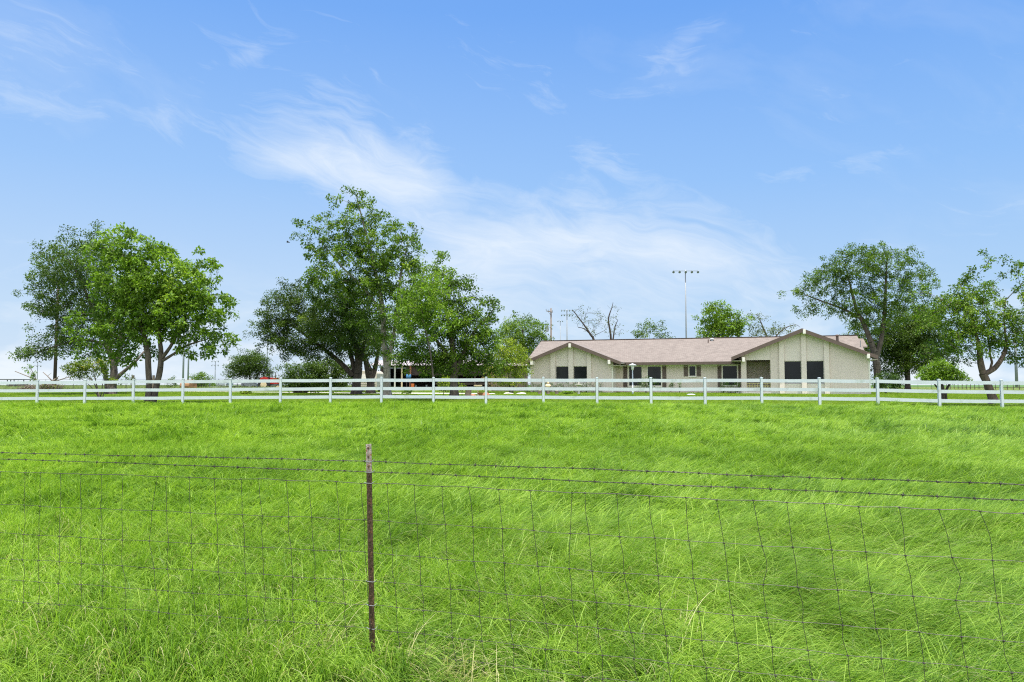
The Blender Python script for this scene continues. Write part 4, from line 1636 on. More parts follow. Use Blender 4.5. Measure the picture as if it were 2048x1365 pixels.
def trees():
    # 1 -- big spreading tree behind the twin-stemmed one
    tree('oak_tree', 'wide dark tree with long drooping left limb and forked trunk', 'tree', 58, (224, 786),
         [(108, 535, 46, 40, 0, 1.0), (150, 525, 60, 55, -2, 1.0), (102, 590, 40, 45, 0, 1.0), (145, 600, 75, 60, 0, 0.8), (210, 560, 60, 90, 2, 0.7), (75, 612, 26, 14, 0, 1.8),
          (180, 660, 80, 50, 0, 0.8), (105, 690, 50, 26, -1, 1.3), (65, 704, 40, 12, -1, 2.6), (40, 712, 22, 7, -1, 4.0), (255, 640, 40, 60, 3, 0.6), (190, 470, 26, 26, 0, 0.5), (128, 655, 35, 30, 0, 0.6)],
         [[(222, 792, 0.36, 0), (226, 765, 0.30, 0), (228, 735, 0.26, 0), (215, 690, 0.2, 0), (190, 630, 0.15, 0), (165, 570, 0.09, 0), (140, 520, 0.04, 0)],
          [(226, 762, 0.22, 0), (246, 745, 0.14, 0), (272, 722, 0.10, 0), (300, 690, 0.06, 1)],
          [(226, 740, 0.2, 0), (240, 700, 0.18, 0), (240, 640, 0.13, 0), (225, 560, 0.08, 1), (212, 490, 0.04, 0)],
          [(212, 690, 0.14, 0), (170, 680, 0.1, -1), (120, 690, 0.07, -1), (75, 706, 0.045, -1), (35, 716, 0.02, -1)],
          [(216, 786, 0.2, 0.3), (213, 760, 0.17, 0.3), (205, 730, 0.13, 0.3), (190, 700, 0.08, 0)]],
         'cool', 'bark', spacing=0.88, nper=56, lsize=0.14, crad=0.47, seed=11, sprays=0.1, lean=0.30)
    # 2 -- twin-stemmed tree at the fence, left
    tree('twin_stem_tree', 'bright green tree on two leaning trunks right behind the fence', 'tree', 38.6, (302, 800),
         [(330, 560, 75, 75, 0, 0.75), (245, 560, 75, 60, 0, 0.75), (270, 500, 60, 45, 0, 0.75), (228, 468, 40, 24, 0, 0.6), (320, 505, 30, 28, 0, 0.65), (190, 490, 30, 18, 0, 0.5), (360, 620, 85, 60, 0, 0.7), (425, 620, 48, 48, 0, 0.6),
          (400, 570, 42, 34, 0, 0.55), (425, 528, 12, 14, 0, 0.6), (395, 525, 22, 14, 0, 0.45), (250, 650, 75, 50, 0, 0.8), (300, 610, 80, 60, 0, 0.75), (400, 680, 70, 28, 0, 0.65), (450, 660, 26, 40, 0, 0.5), (185, 690, 50, 26, 0, 0.6),
          (260, 704, 64, 22, 1, 0.8), (235, 728, 36, 12, 1, 0.8), (395, 704, 56, 14, 0, 0.7), (455, 600, 18, 18, 0, 0.5), (150, 620, 30, 40, 0, 0.3)],
         [[(296, 803, 0.155, 0), (298, 770, 0.15, 0), (297, 735, 0.15, 0), (294, 700, 0.14, 0), (280, 640, 0.1, 0), (265, 570, 0.06, 0), (240, 500, 0.03, 0)],
          [(306, 803, 0.15, 0.1), (314, 770, 0.15, 0.1), (321, 735, 0.145, 0.1), (322, 705, 0.125, 0.1), (318, 650, 0.09, 0), (325, 580, 0.06, 0), (315, 520, 0.03, 0)],
          [(322, 718, 0.11, 0.1), (340, 695, 0.085, 0), (365, 650, 0.06, 0), (395, 600, 0.035, 0)],
          [(325, 722, 0.085, 0.1), (348, 708, 0.065, 0), (372, 692, 0.05, 0), (410, 680, 0.03, 0)]],
         'bright', 'bark', spacing=0.64, nper=40, lsize=0.15, crad=0.31, seed=22, lean=0.32, aspect=0.55, fill=0.95, sprays=0.12)
    # 3 -- small crape myrtle with yellowing leaves
    tree('crape_myrtle', 'small many-stemmed shrub tree with yellowing leaves by the left of the fence', 'tree', 44, (202, 792),
         [(150, 735, 24, 16, 0, 1.0), (185, 728, 30, 14, 0, 1.0), (208, 738, 18, 10, 0, 1.1), (165, 750, 34, 8, 0, 0.6), (222, 757, 12, 5, 0, 0.9)],
         [[(196, 795, 0.035, 0), (190, 770, 0.03, 0), (172, 748, 0.02, 0)], [(201, 795, 0.035, 0.1), (205, 770, 0.025, 0), (208, 745, 0.015, 0)],
          [(199, 795, 0.04, -0.1), (192, 765, 0.03, 0), (185, 735, 0.015, 0)], [(205, 795, 0.03, 0), (212, 772, 0.02, 0), (218, 757, 0.012, 0)], [(198, 795, 0.03, 0), (180, 772, 0.02, 0), (160, 755, 0.012, 0)]],
         'olive', 'bark', spacing=0.33, nper=30, lsize=0.10, crad=0.22, seed=33, lean=0.4)
    # 5 -- the tallest tree
    tree('tall_elm_tree', 'tallest tree of the row, airy crown above a pale straight trunk', 'tree', 51, (775, 790),
         [(705, 392, 30, 22, 0, 0.75), (670, 402, 12, 14, 0, 0.4), (735, 420, 38, 30, 0, 0.75), (640, 445, 28, 22, 0, 0.6), (605, 450, 18, 12, 0, 0.4), (690, 470, 55, 40, 0, 0.65), (760, 480, 60, 50, 0, 0.72), (625, 490, 34, 34, 0, 0.65),
          (820, 480, 28, 30, 0, 0.6), (700, 540, 80, 55, 0, 0.65), (790, 555, 70, 55, 0, 0.62), (620, 545, 30, 28, 0, 0.5), (850, 530, 36, 28, 0, 0.5), (760, 620, 70, 55, 0, 0.65), (670, 590, 55, 40, 1, 0.5), (885, 515, 14, 16, 0, 0.4), (790, 690, 40, 28, 0, 0.5)],
         [[(774, 797, 0.27, 0), (774, 765, 0.25, 0), (773, 730, 0.24, 0), (768, 690, 0.21, 0), (765, 620, 0.17, 0), (750, 540, 0.12, 0), (730, 460, 0.07, 0), (712, 390, 0.03, 0)],
          [(776, 735, 0.17, 0), (782, 700, 0.15, 0), (792, 640, 0.12, 0), (800, 560, 0.08, 0), (815, 490, 0.035, 0)],
          [(766, 630, 0.1, 0), (730, 580, 0.08, 0), (680, 530, 0.055, 0), (640, 480, 0.03, 0)]],
         'mid', 'barkpale', spacing=0.74, nper=52, lsize=0.15, crad=0.37, seed=55, sprays=0.12, lean=0.32)
    # 4 -- dark oak to its left
    tree('live_oak_tree', 'broad dense dark oak with a low left limb, left of the tallest tree', 'tree', 56, (712, 788),
         [(560, 620, 50, 45, 0, 1.1), (545, 660, 38, 30, 0, 1.0), (610, 600, 50, 40, 0, 1.0), (600, 670, 60, 48, 0, 1.1), (660, 640, 60, 50, -2, 1.1), (700, 600, 50, 42, -1, 0.9), (720, 680, 60, 45, 0, 1.0), (640, 700, 50, 28, 0, 0.9), (530, 690, 20, 16, 0, 0.7), (570, 700, 26, 24, 0, 0.7), (675, 655, 50, 40, -3, 0.9)],
         [[(712, 794, 0.36, 0), (713, 765, 0.33, 0), (717, 735, 0.3, 0), (714, 700, 0.22, 0), (700, 650, 0.14, 0), (690, 600, 0.06, 0)],
          [(706, 752, 0.22, 0), (690, 735, 0.2, 0), (672, 718, 0.17, 0), (650, 700, 0.14, 0), (610, 670, 0.1, 0), (570, 640, 0.05, 0)],
          [(711, 755, 0.2, 0.2), (703, 715, 0.17, 0.3), (690, 680, 0.12, 0.5), (660, 640, 0.07, 0)],
          [(718, 735, 0.2, 0), (727, 690, 0.14, 0), (740, 650, 0.08, 0)]],
         'dark', 'barkdark', spacing=0.70, nper=60, lsize=0.12, crad=0.42, seed=44, lean=0.3)
    # 6 -- vase shaped trunk between
    tree('shade_tree', 'vase-trunked shade tree between the dark oak and the pale trunk', 'tree', 60, (741, 784),
         [(745, 690, 45, 26, 0, 0.9), (720, 660, 40, 36, 2, 0.7), (765, 655, 40, 36, 1, 0.7), (760, 735, 14, 12, 0, 0.9)],
         [[(741, 789, 0.33, 0), (741, 765, 0.32, 0), (739, 748, 0.36, 0), (732, 725, 0.22, 0), (722, 690, 0.12, 0)], [(743, 755, 0.26, 0), (752, 730, 0.18, 0), (757, 690, 0.1, 0)]],
         'mid', 'barkdark', spacing=0.62, nper=44, lsize=0.13, crad=0.42, seed=66)
    # 7 -- right-hand tree of the row
    tree('elm_tree', 'mid-size tree with brighter left side and dark trunk, right end of the middle row', 'tree', 42.5, (909, 795),
         [(880, 565, 42, 40, 0, 0.9), (920, 580, 40, 34, 0, 0.9), (845, 600, 50, 35, -1, 1.0), (830, 650, 46, 40, -1.5, 1.0), (890, 640, 60, 50, 0, 0.95), (940, 660, 52, 55, 0, 0.9), (975, 605, 26, 18, 0, 0.65), (990, 612, 16, 20, 0, 0.5), (960, 690, 44, 34, 0, 0.8),
          (860, 700, 55, 34, 0, 0.95), (905, 725, 50, 26, 0, 0.9), (825, 710, 34, 22, 0, 0.7), (975, 640, 28, 24, 0, 0.55), (950, 735, 26, 16, 0, 0.6), (830, 738, 30, 14, 0, 0.7), (860, 716, 60, 22, 0.5, 1.0), (865, 742, 56, 11, 0.5, 0.8), (955, 744, 40, 10, 0.5, 0.8), (940, 716, 50, 22, 0.5, 1.0), (800, 712, 30, 22, 0.5, 0.9), (990, 722, 26, 20, 0.5, 0.8), (985, 660, 20, 30, 0, 0.5), (975, 728, 26, 16, 0, 0.6), (820, 615, 26, 30, -1, 0.7)],
         [[(909, 800, 0.26, 0), (908, 775, 0.24, 0), (908, 750, 0.225, 0), (906, 700, 0.17, 0), (895, 640, 0.11, 0), (885, 580, 0.05, 0)],
          [(912, 745, 0.15, 0), (930, 700, 0.12, 0), (948, 665, 0.09, 0), (970, 640, 0.05, 0), (990, 615, 0.025, 0)],
          [(905, 725, 0.12, 0), (880, 690, 0.09, 0), (845, 650, 0.05, 0)]],
         'mid', 'bark', spacing=0.60, nper=50, lsize=0.125, crad=0.34, seed=77, lean=0.35)
    # 7b -- bright fore-branch
    tree('young_elm_tree', 'bright light-green tree filling the gap between tall trunk and dark trunk', 'tree', 39.4, (868, 796),
         [(820, 620, 34, 42, 0, 0.8), (862, 590, 36, 40, 0, 0.75), (835, 660, 38, 28, 0, 0.65), (880, 640, 34, 36, 0, 0.45)],
         [[(868, 800, 0.05, 0), (866, 750, 0.045, 0), (858, 690, 0.04, 0), (845, 640, 0.03, 0)]],
         'bright', 'bark', spacing=0.50, nper=36, lsize=0.125, crad=0.33, seed=78)
    # 8 -- round tree behind the left end of the house
    tree('round_tree', 'round dark tree behind the left end of the house roof', 'tree', 92, (1050, 780),
         [(1045, 665, 48, 34, 0, 0.9), (1020, 665, 30, 26, 0, 0.8), (1070, 690, 34, 30, 0, 0.8), (1040, 710, 50, 30, 0, 0.7)],
         [[(1048, 782, 0.3, 0), (1050, 740, 0.26, 0), (1048, 700, 0.2, 0), (1045, 660, 0.1, 0)]],
         'mid', 'barkdark', spacing=1.0, nper=50, lsize=0.21, crad=0.7, seed=88)
    # 9 -- yellow green small tree left of the house
    tree('small_tree', 'light yellow-green young tree beside the left gable', 'tree', 60, (1022, 785),
         [(1020, 700, 26, 24, 0, 1.0), (1000, 725, 30, 26, 0, 1.0), (1040, 730, 22, 26, 0, 0.9), (1015, 755, 36, 16, 0, 0.8), (985, 715, 16, 14, 0, 0.8)],
         [[(1020, 790, 0.07, 0), (1018, 760, 0.06, 0), (1012, 720, 0.04, 0)], [(1024, 790, 0.06, 0.2), (1030, 755, 0.05, 0), (1035, 725, 0.03, 0)]],
         'yellow', 'bark', spacing=0.50, nper=44, lsize=0.11, crad=0.36, seed=99)
    tree('flowering_shrub', 'pale pink flowering shrub left of the young yellow-green tree', 'shrub', 61.5, (976, 784),
         [(974, 722, 9, 14, 0, 1.0), (980, 740, 11, 12, 0, 1.0), (978, 762, 12, 14, 0, 0.8)],
         [[(976, 787, 0.03, 0), (976, 750, 0.025, 0), (975, 725, 0.015, 0)]], 'pink', 'bark', spacing=0.42, nper=26, lsize=0.10, crad=0.26, seed=98)
    # 10..  bushes and small trees to the left
    tree('bushy_tree', 'round-headed small dark-green tree standing beyond the trailer', 'tree', 84, (500, 779),
         [(498, 728, 36, 22, 0, 1.3), (478, 742, 26, 14, 0, 1.2), (522, 744, 24, 15, 0, 1.2), (505, 722, 22, 16, 0, 1.2)],
         [[(500, 783, 0.14, 0), (500, 760, 0.12, 0), (498, 735, 0.08, 0)], [(503, 783, 0.1, 0.2), (512, 758, 0.08, 0), (522, 740, 0.05, 0)]],
         'cool', 'barkdark', spacing=0.58, nper=60, lsize=0.13, crad=0.48, seed=101)
    tree('bushy_tree', 'low rounded bush above the brown hay bale', 'tree', 90, (403, 779),
         [(403, 757, 18, 13, 0, 1.4), (392, 768, 16, 9, 0, 1.3), (415, 768, 16, 10, 0, 1.3)],
         [[(403, 782, 0.1, 0), (403, 765, 0.07, 0)]], 'mid', 'barkdark', spacing=0.6, nper=50, lsize=0.15, crad=0.45, seed=102)
    tree('evergreen_shrub', 'large dark evergreen shrub mass under the oak, on a short thick stem', 'shrub', 61, (598, 789),
         [(605, 748, 42, 24, 0, 1.1), (650, 745, 40, 26, 0.5, 1.1), (688, 750, 30, 24, 1, 1.0), (590, 765, 30, 14, 0, 0.9), (640, 768, 60, 10, 1, 1.0)],
         [[(590, 792, 0.16, 0), (592, 778, 0.14, 0), (588, 755, 0.08, 0)], [(598, 792, 0.2, 0), (602, 775, 0.16, 0), (612, 750, 0.08, 0)], [(606, 792, 0.14, 0), (620, 775, 0.1, 0), (650, 755, 0.06, 0)]],
         'cool', 'barkdark', spacing=0.5, nper=56, lsize=0.12, crad=0.40, seed=103)
    tree('leafy_shrub', 'bright green shrub growing against the dark trunk of the right tree', 'shrub', 46, (885, 792),
         [(890, 762, 12, 12, 0, 1.3), (886, 776, 10, 10, 0, 1.2)], [[(887, 794, 0.02, 0), (888, 770, 0.015, 0)]], 'yellow', 'bark', spacing=0.3, nper=30, lsize=0.10, crad=0.22, seed=104)
    tree('leafy_shrub', 'small yellow-green shrub just right of the dark trunk', 'shrub', 47, (924, 791),
         [(922, 770, 7, 7, 0, 1.3), (926, 776, 7, 6, 0, 1.2)], [[(924, 793, 0.02, 0), (924, 775, 0.015, 0)]], 'yellow', 'bark', spacing=0.28, nper=26, lsize=0.09, crad=0.18, seed=105)
    tree('leafy_shrub', 'loose shrub with a few leaves above the logs, far left', 'shrub', 66, (72, 780),
         [(60, 740, 8, 9, 0, 1.0), (70, 752, 9, 9, 0, 1.0)], [[(74, 783, 0.05, 0), (72, 760, 0.04, 0), (62, 738, 0.02, 0)]], 'bright', 'bark', spacing=0.42, nper=26, lsize=0.14, crad=0.3, seed=106)
    tree('leafy_shrub', 'sparse scrubby bush between the wooden post and the trunk', 'shrub', 57, (252, 784),
         [(252, 752, 14, 14, 0, 0.5), (240, 765, 12, 8, 0, 0.5)], [[(252, 786, 0.03, 0), (252, 765, 0.02, 0), (250, 748, 0.012, 0)]], 'cool', 'bark', spacing=0.42, nper=20, lsize=0.12, crad=0.26, seed=107)
    tree('leafy_shrub', 'small weedy bush beside the slanting trunk, left of the pipe fence', 'shrub', 68, (344, 781),
         [(345, 768, 12, 6, 0, 1.0), (343, 756, 4, 8, 0, 0.5)], [[(344, 784, 0.02, 0), (344, 762, 0.012, 0)]], 'cool', 'bark', spacing=0.4, nper=26, lsize=0.11, crad=0.26, seed=108)
    # behind the house
    tree('bare_tree', 'half-bare leaning tree behind the house, right of the light poles', 'tree', 95, (1192, 780),
         [(1200, 660, 24, 16, 0, 0.35), (1180, 645, 24, 20, 0, 0.28), (1170, 630, 16, 14, 0, 0.3), (1150, 640, 14, 18, 0, 0.5), (1215, 655, 14, 14, 0, 0.6), (1180, 640, 36, 26, 0, 0.35)],
         [[(1192, 782, 0.2, 0), (1189, 690, 0.16, 0), (1180, 668, 0.13, 0), (1165, 646, 0.09, 0), (1145, 620, 0.05, 0)], [(1182, 670, 0.08, 0), (1168, 658, 0.06, 0), (1156, 655, 0.04, 0)]],
         'grey', 'barkdark', spacing=0.62, nper=9, lsize=0.15, crad=0.5, seed=111, twig=0.012, bare=0.45, lean=0.6)
    tree('bare_tree', 'thin upright bare tree behind the house with few leaves', 'tree', 97, (1222, 780),
         [(1225, 645, 12, 26, 0, 0.5), (1240, 658, 12, 18, 0, 0.5), (1228, 620, 14, 12, 0, 0.2), (1218, 625, 18, 14, 0, 0.15)],
         [[(1223, 782, 0.18, 0), (1222, 680, 0.14, 0), (1217, 640, 0.1, 0), (1224, 615, 0.05, 0), (1226, 605, 0.02, 0)], [(1226, 680, 0.1, 0), (1230, 655, 0.07, 0), (1236, 640, 0.03, 0)]],
         'grey', 'barkdark', spacing=0.55, nper=8, lsize=0.15, crad=0.5, seed=112, twig=0.011, bare=0.5, lean=0.6)
    tree('leafy_tree', 'small dull-green bushy treetop over the middle of the roof', 'tree', 84, (1305, 780),
         [(1290, 662, 18, 20, 0, 0.8), (1315, 660, 16, 20, 0, 0.8), (1302, 650, 14, 14, 0, 0.6), (1332, 672, 12, 14, 0, 0.6), (1275, 672, 12, 8, 0, 0.5), (1300, 700, 30, 20, 0, 0.6)],
         [[(1305, 782, 0.15, 0), (1304, 720, 0.12, 0), (1300, 680, 0.07, 0)], [(1305, 720, 0.08, 0), (1314, 685, 0.06, 0)]],
         'cool', 'barkdark', spacing=0.75, nper=34, lsize=0.18, crad=0.48, seed=113)
    tree('leafy_tree', 'bright green treetop over the roof, right of the tall light pole', 'tree', 78, (1440, 780),
         [(1430, 630, 30, 26, 0, 0.75), (1415, 618, 12, 14, 0, 0.6), (1448, 612, 10, 14, 0, 0.7), (1405, 640, 18, 12, 0, 0.6), (1455, 650, 34, 26, 0, 0.9), (1480, 650, 18, 20, 0, 0.7), (1430, 665, 44, 16, 0, 0.8), (1445, 700, 36, 20, 0, 0.6)],
         [[(1440, 782, 0.2, 0), (1440, 710, 0.15, 0), (1436, 660, 0.1, 0), (1432, 620, 0.05, 0)], [(1441, 700, 0.1, 0), (1462, 660, 0.05, 0)]],
         'bright', 'barkdark', spacing=0.68, nper=34, lsize=0.21, crad=0.46, seed=114)
    tree('grey_tree', 'thin grey-green tree behind the roof, left of the tall right gable', 'tree', 92, (1540, 780),
         [(1510, 645, 16, 24, 0, 0.6), (1525, 635, 12, 14, 0, 0.4), (1555, 655, 20, 16, 0, 0.6), (1582, 660, 16, 10, 0, 0.5), (1530, 665, 30, 14, 0, 0.7), (1505, 668, 14, 12, 0, 0.6)],
         [[(1538, 782, 0.2, 0), (1536, 690, 0.15, 0), (1526, 655, 0.08, 0), (1515, 630, 0.04, 0)], [(1538, 690, 0.1, 0), (1565, 660, 0.07, 0), (1590, 650, 0.04, 0), (1600, 655, 0.02, 0)]],
         'grey', 'bark', spacing=0.8, nper=26, lsize=0.17, crad=0.5, seed=115, lean=0.6)
    # right side
    tree('pecan_tree', 'big spreading tree rising behind the right end of the house', 'tree', 68, (1757, 784),
         [(1700, 530, 60, 38, 0, 0.85), (1660, 560, 50, 32, 0, 0.85), (1620, 580, 36, 26, 0, 0.75), (1585, 588, 28, 14, 0, 0.6), (1770, 520, 60, 34, 0, 0.8), (1830, 512, 32, 18, 0, 0.5), (1840, 560, 40, 36, 0, 0.65), (1780, 580, 60, 48, 0, 0.8), (1710, 600, 55, 38, 0, 0.8),
          (1650, 615, 40, 20, 0, 0.7), (1605, 620, 26, 16, 0, 0.6), (1755, 505, 24, 20, 0, 0.6), (1695, 500, 22, 14, 0, 0.5), (1760, 640, 50, 34, 0, 0.8), (1700, 640, 24, 18, 0, 0.5), (1850, 620, 34, 34, 0, 0.5)],
         [[(1756, 790, 0.36, 0), (1755, 750, 0.33, 0), (1751, 715, 0.32, 0), (1740, 680, 0.24, 0), (1728, 650, 0.2, 0), (1712, 615, 0.15, 0), (1700, 570, 0.09, 0), (1690, 530, 0.04, 0)],
          [(1754, 712, 0.24, 0), (1764, 670, 0.2, 0), (1770, 610, 0.15, 0), (1772, 555, 0.09, 0), (1775, 510, 0.04, 0)],
          [(1722, 638, 0.13, 0), (1690, 620, 0.1, 0), (1650, 605, 0.07, 0), (1610, 590, 0.04, 0)]],
         'mid', 'bark', spacing=0.84, nper=54, lsize=0.14, crad=0.42, seed=121, sprays=0.12, lean=0.32, droop=0.6)
    tree('cedar_tree', 'dense very dark evergreen tree beside the right end of the house', 'tree', 74, (1815, 782),
         [(1760, 690, 50, 30, 0, 1.1), (1720, 665, 24, 26, 1, 1.0), (1800, 680, 55, 40, 0, 1.1), (1850, 660, 44, 40, 0, 1.0), (1830, 715, 56, 30, 0, 1.1), (1790, 730, 40, 24, 0, 1.1), (1880, 700, 34, 30, 0, 0.9), (1820, 640, 50, 34, 0, 0.9)],
         [[(1815, 788, 0.28, 0), (1815, 750, 0.24, 0), (1812, 700, 0.18, 0), (1812, 650, 0.08, 0)], [(1815, 745, 0.14, 0), (1780, 700, 0.1, 0), (1750, 680, 0.05, 0)]],
         'dark', 'barkdark', spacing=0.8, nper=64, lsize=0.16, crad=0.6, seed=122)
    tree('mesquite_tree', 'airy light-green tree with a Y-forked trunk right behind the fence', 'tree', 35.6, (1986, 800),
         [(1870, 600, 50, 34, 0, 0.6), (1845, 640, 36, 30, 0, 0.5), (1910, 640, 60, 42, 0, 1.0), (1940, 590, 44, 36, 0, 1.0), (1960, 630, 50, 50, 0, 0.9), (1890, 690, 46, 30, 0, 0.7), (1950, 680, 60, 40, 0, 0.85), (2010, 660, 56, 46, 0, 0.7), (2050, 620, 50, 40, 0, 0.6), (2060, 700, 50, 40, 0, 0.7),
          (1965, 545, 40, 26, 0, 0.45), (2010, 520, 44, 34, 0, 0.3), (1990, 575, 34, 30, 0, 0.35), (2060, 560, 40, 40, 0, 0.35), (2030, 730, 26, 18, 0, 0.45), (1925, 720, 40, 14, 0, 0.4), (1930, 555, 24, 10, 0, 0.3), (2110, 650, 50, 60, 0, 0.6)],
         [[(1988, 806, 0.20, 0), (1980, 782, 0.185, 0), (1972, 762, 0.175, 0), (1966, 748, 0.19, 0)],
          [(1966, 748, 0.15, 0), (1961, 728, 0.15, 0), (1958, 700, 0.10, 0), (1948, 650, 0.06, 0), (1935, 610, 0.03, 0)],
          [(1968, 748, 0.13, 0), (1988, 738, 0.12, 0), (2005, 715, 0.105, 0), (2012, 690, 0.07, 0), (2008, 640, 0.04, 0), (2012, 600, 0.02, 0)],
          [(1978, 744, 0.06, 0), (1984, 725, 0.055, 0), (1979, 705, 0.045, 0), (1985, 670, 0.03, 0)]],
         'mid', 'barkwarm', spacing=0.56, nper=48, lsize=0.105, crad=0.29, seed=123, sprays=0.12, fill=0.9, lean=0.35, twig=0.009)
    tree('crape_myrtle', 'rounded crape myrtle on a short dark trunk, right of the house', 'tree', 40, (1886, 796),
         [(1880, 738, 30, 14, 0, 1.2), (1858, 750, 24, 12, 0, 1.1), (1905, 752, 24, 13, 0, 1.1), (1880, 752, 34, 12, 0, 1.2), (1925, 758, 10, 6, 0, 0.7), (1880, 724, 12, 6, 0, 1.0)],
         [[(1884, 800, 0.12, 0), (1885, 782, 0.11, 0), (1882, 765, 0.08, 0), (1878, 748, 0.04, 0)], [(1890, 800, 0.09, 0.1), (1892, 782, 0.07, 0), (1902, 765, 0.045, 0)], [(1886, 790, 0.05, 0), (1870, 770, 0.04, 0), (1860, 758, 0.025, 0)]],
         'bright', 'barkdark', spacing=0.32, nper=56, lsize=0.09, crad=0.26, seed=124)
    tree('evergreen_shrub', 'dark clipped shrub against the right end wall of the house', 'shrub', 60, (1772, 786),
         [(1775, 762, 26, 15, 0, 1.4), (1790, 765, 14, 12, 0, 1.3), (1760, 768, 14, 14, 0, 1.2)],
         [[(1772, 789, 0.06, 0), (1772, 770, 0.05, 0)]], 'hedge', 'barkdark', spacing=0.40, nper=60, lsize=0.09, crad=0.33, seed=125)
    tree('rose_bush', 'rose bush with pale flowers beside the white lamp post', 'shrub', 60.5, (1294, 785),
         [(1285, 772, 11, 9, 0, 1.2), (1300, 768, 12, 11, 0, 1.2), (1290, 760, 9, 7, 0, 0.9)],
         [[(1292, 787, 0.03, 0), (1292, 765, 0.02, 0)]], 'cool', 'barkdark', spacing=0.34, nper=34, lsize=0.08, crad=0.24, seed=126)
    tree('small_shrub', 'small dark shrub by the wall, left of the little window', 'shrub', 62, (1342, 784), [(1342, 771, 5, 6, 0, 1.6)],
         [[(1342, 786, 0.02, 0), (1342, 772, 0.015, 0)]], 'hedge', 'barkdark', spacing=0.25, nper=30, lsize=0.07, crad=0.17, seed=127)
    tree('small_shrub', 'tiny green shrub by the wall, under the little window', 'shrub', 62, (1359, 784), [(1359, 770, 4, 5, 0, 1.5)],
         [[(1359, 786, 0.02, 0), (1359, 772, 0.015, 0)]], 'mid', 'barkdark', spacing=0.25, nper=26, lsize=0.07, crad=0.16, seed=128)


trees()


def hedge(name, label, px0, px1, py0, py1, v, thick, seed, leaf='hedge', light=0.3):
    rg = np.random.default_rng(seed)
    u0, u1 = hu(px0, v), hu(px1, v)
    z0, z1 = 0.0, hz((px0 + px1) / 2, py0, v)
    c = HO + HU * ((u0 + u1) / 2) + HV * v
    off = (c.x, c.y, HZ)
    rt = root(name, off, label, 'hedge')
    n = int((u1 - u0) * thick * (z1 - z0) / 0.16 ** 3 * 0.35)
    P = rg.random((n, 3))
    P[:, 0] = u0 + (u1 - u0) * P[:, 0]
    P[:, 1] = v - thick / 2 + thick * P[:, 1]
    P[:, 2] = 0.05 + (z1 - 0.05) * P[:, 2] * (0.94 + 0.06 * np.sin(P[:, 0] * 3.1))
    W_ = np.array([HO.x, HO.y, HZ]) + P[:, 0:1] * np.array(HU) + P[:, 1:2] * np.array(HV) + P[:, 2:3] * np.array([0, 0, 1.0])
    leaf_mesh('foliage', W_, np.full(n, 0.13), 16, 0.055, L[leaf], rt, off, rg)
    st = []
    for k in range(max(3, int((u1 - u0) / 0.5))):
        u = u0 + (u1 - u0) * (k + 0.5) / max(3, int((u1 - u0) / 0.5))
        a = HO + HU * u + HV * v
        for q in range(3):
            st.append([a.x, a.y, HZ - 0.05, 0.02, a.x + rg.normal(0, 0.12), a.y + rg.normal(0, 0.12), HZ + z1 * 0.8, 0.008])
    V1, Q1 = frusta(st, 5)
    np_mesh('stems', V1, Q1, 4, M['barkdark'], rt, off=off)


hedge('clipped_hedge', 'long low dark-green clipped hedge under the left gable windows', 1050, 1204, 765.5, 784, -0.75, 0.8, 5)
hedge('boxwood_shrub', 'box-shaped shrub with pale tips left of the porch column', 1440, 1481, 757.5, 786, -0.1, 1.2, 6)
#SECTION5
# ---------------------------------------------------------------- poles, lights, barn, machines, garden things
def spot(px, D, py=780):
    p = at(px, py, D)
    return p.x, p.y, gz(p.x, p.y)


def zat(px, py, D):
    return at(px, py, D).z


def light_pole(px, D, ytop, label, heads, span, tilt=0.35, rad=0.14, group='floodlight poles of the sports field', rows=1, cat='light pole'):
    x, y, z = spot(px, D)
    rt = root('floodlight_pole', (x, y, z), label, cat, group)
    zt = zat(px, ytop, D)
    mb = MB()
    mb.tube([(x, y, z - 0.2), (x, y, z + 0.5 * (zt - z)), (x, y, zt)], [rad, rad * 0.85, rad * 0.6], 10)
    mb.build('pole', M['steel'], rt, smooth=True)
    for r in range(rows):
        zz = zt - 0.25 - r * 1.3
        mb = MB()
        mb.beam((x - span / 2, y, zz), (x + span / 2, y, zz), 0.09, 0.09)
        cr = mb.build('crossarm', M['steel'], rt)
        for k in range(heads):
            u = x - span / 2 + span * (k + 0.0) / max(1, heads - 1)
            hb = MB()
            s_ = 0.42 if span > 4 else 0.3
            a = Vector((u, y - 0.05, zz - 0.10))
            d = Vector((0.25 * (u - x) / span, -0.8, -0.55)).normalized()
            e = d.cross(Vector((1, 0, 0))).normalized()
            sdv = e.cross(d)
            ring0 = [a + (sdv * math.cos(t) + e * math.sin(t)) * s_ * 0.30 for t in np.linspace(0, 2 * math.pi, 11)[:-1]]
            ring1 = [a + d * s_ * 0.9 + (sdv * math.cos(t) + e * math.sin(t)) * s_ * 0.62 for t in np.linspace(0, 2 * math.pi, 11)[:-1]]
            n = 10
            hb.raw(ring0 + ring1, [tuple(range(n)), tuple(range(2 * n - 1, n - 1, -1))] + [(i, (i + 1) % n, n + (i + 1) % n, n + i) for i in range(n)])
            hb.tube([a + Vector((0, 0.02, 0.10)), a + Vector((0, 0.06, 0.30))], 0.035, 5)
            hb.build('floodlight', M['lampgrey'], rt)
    return rt


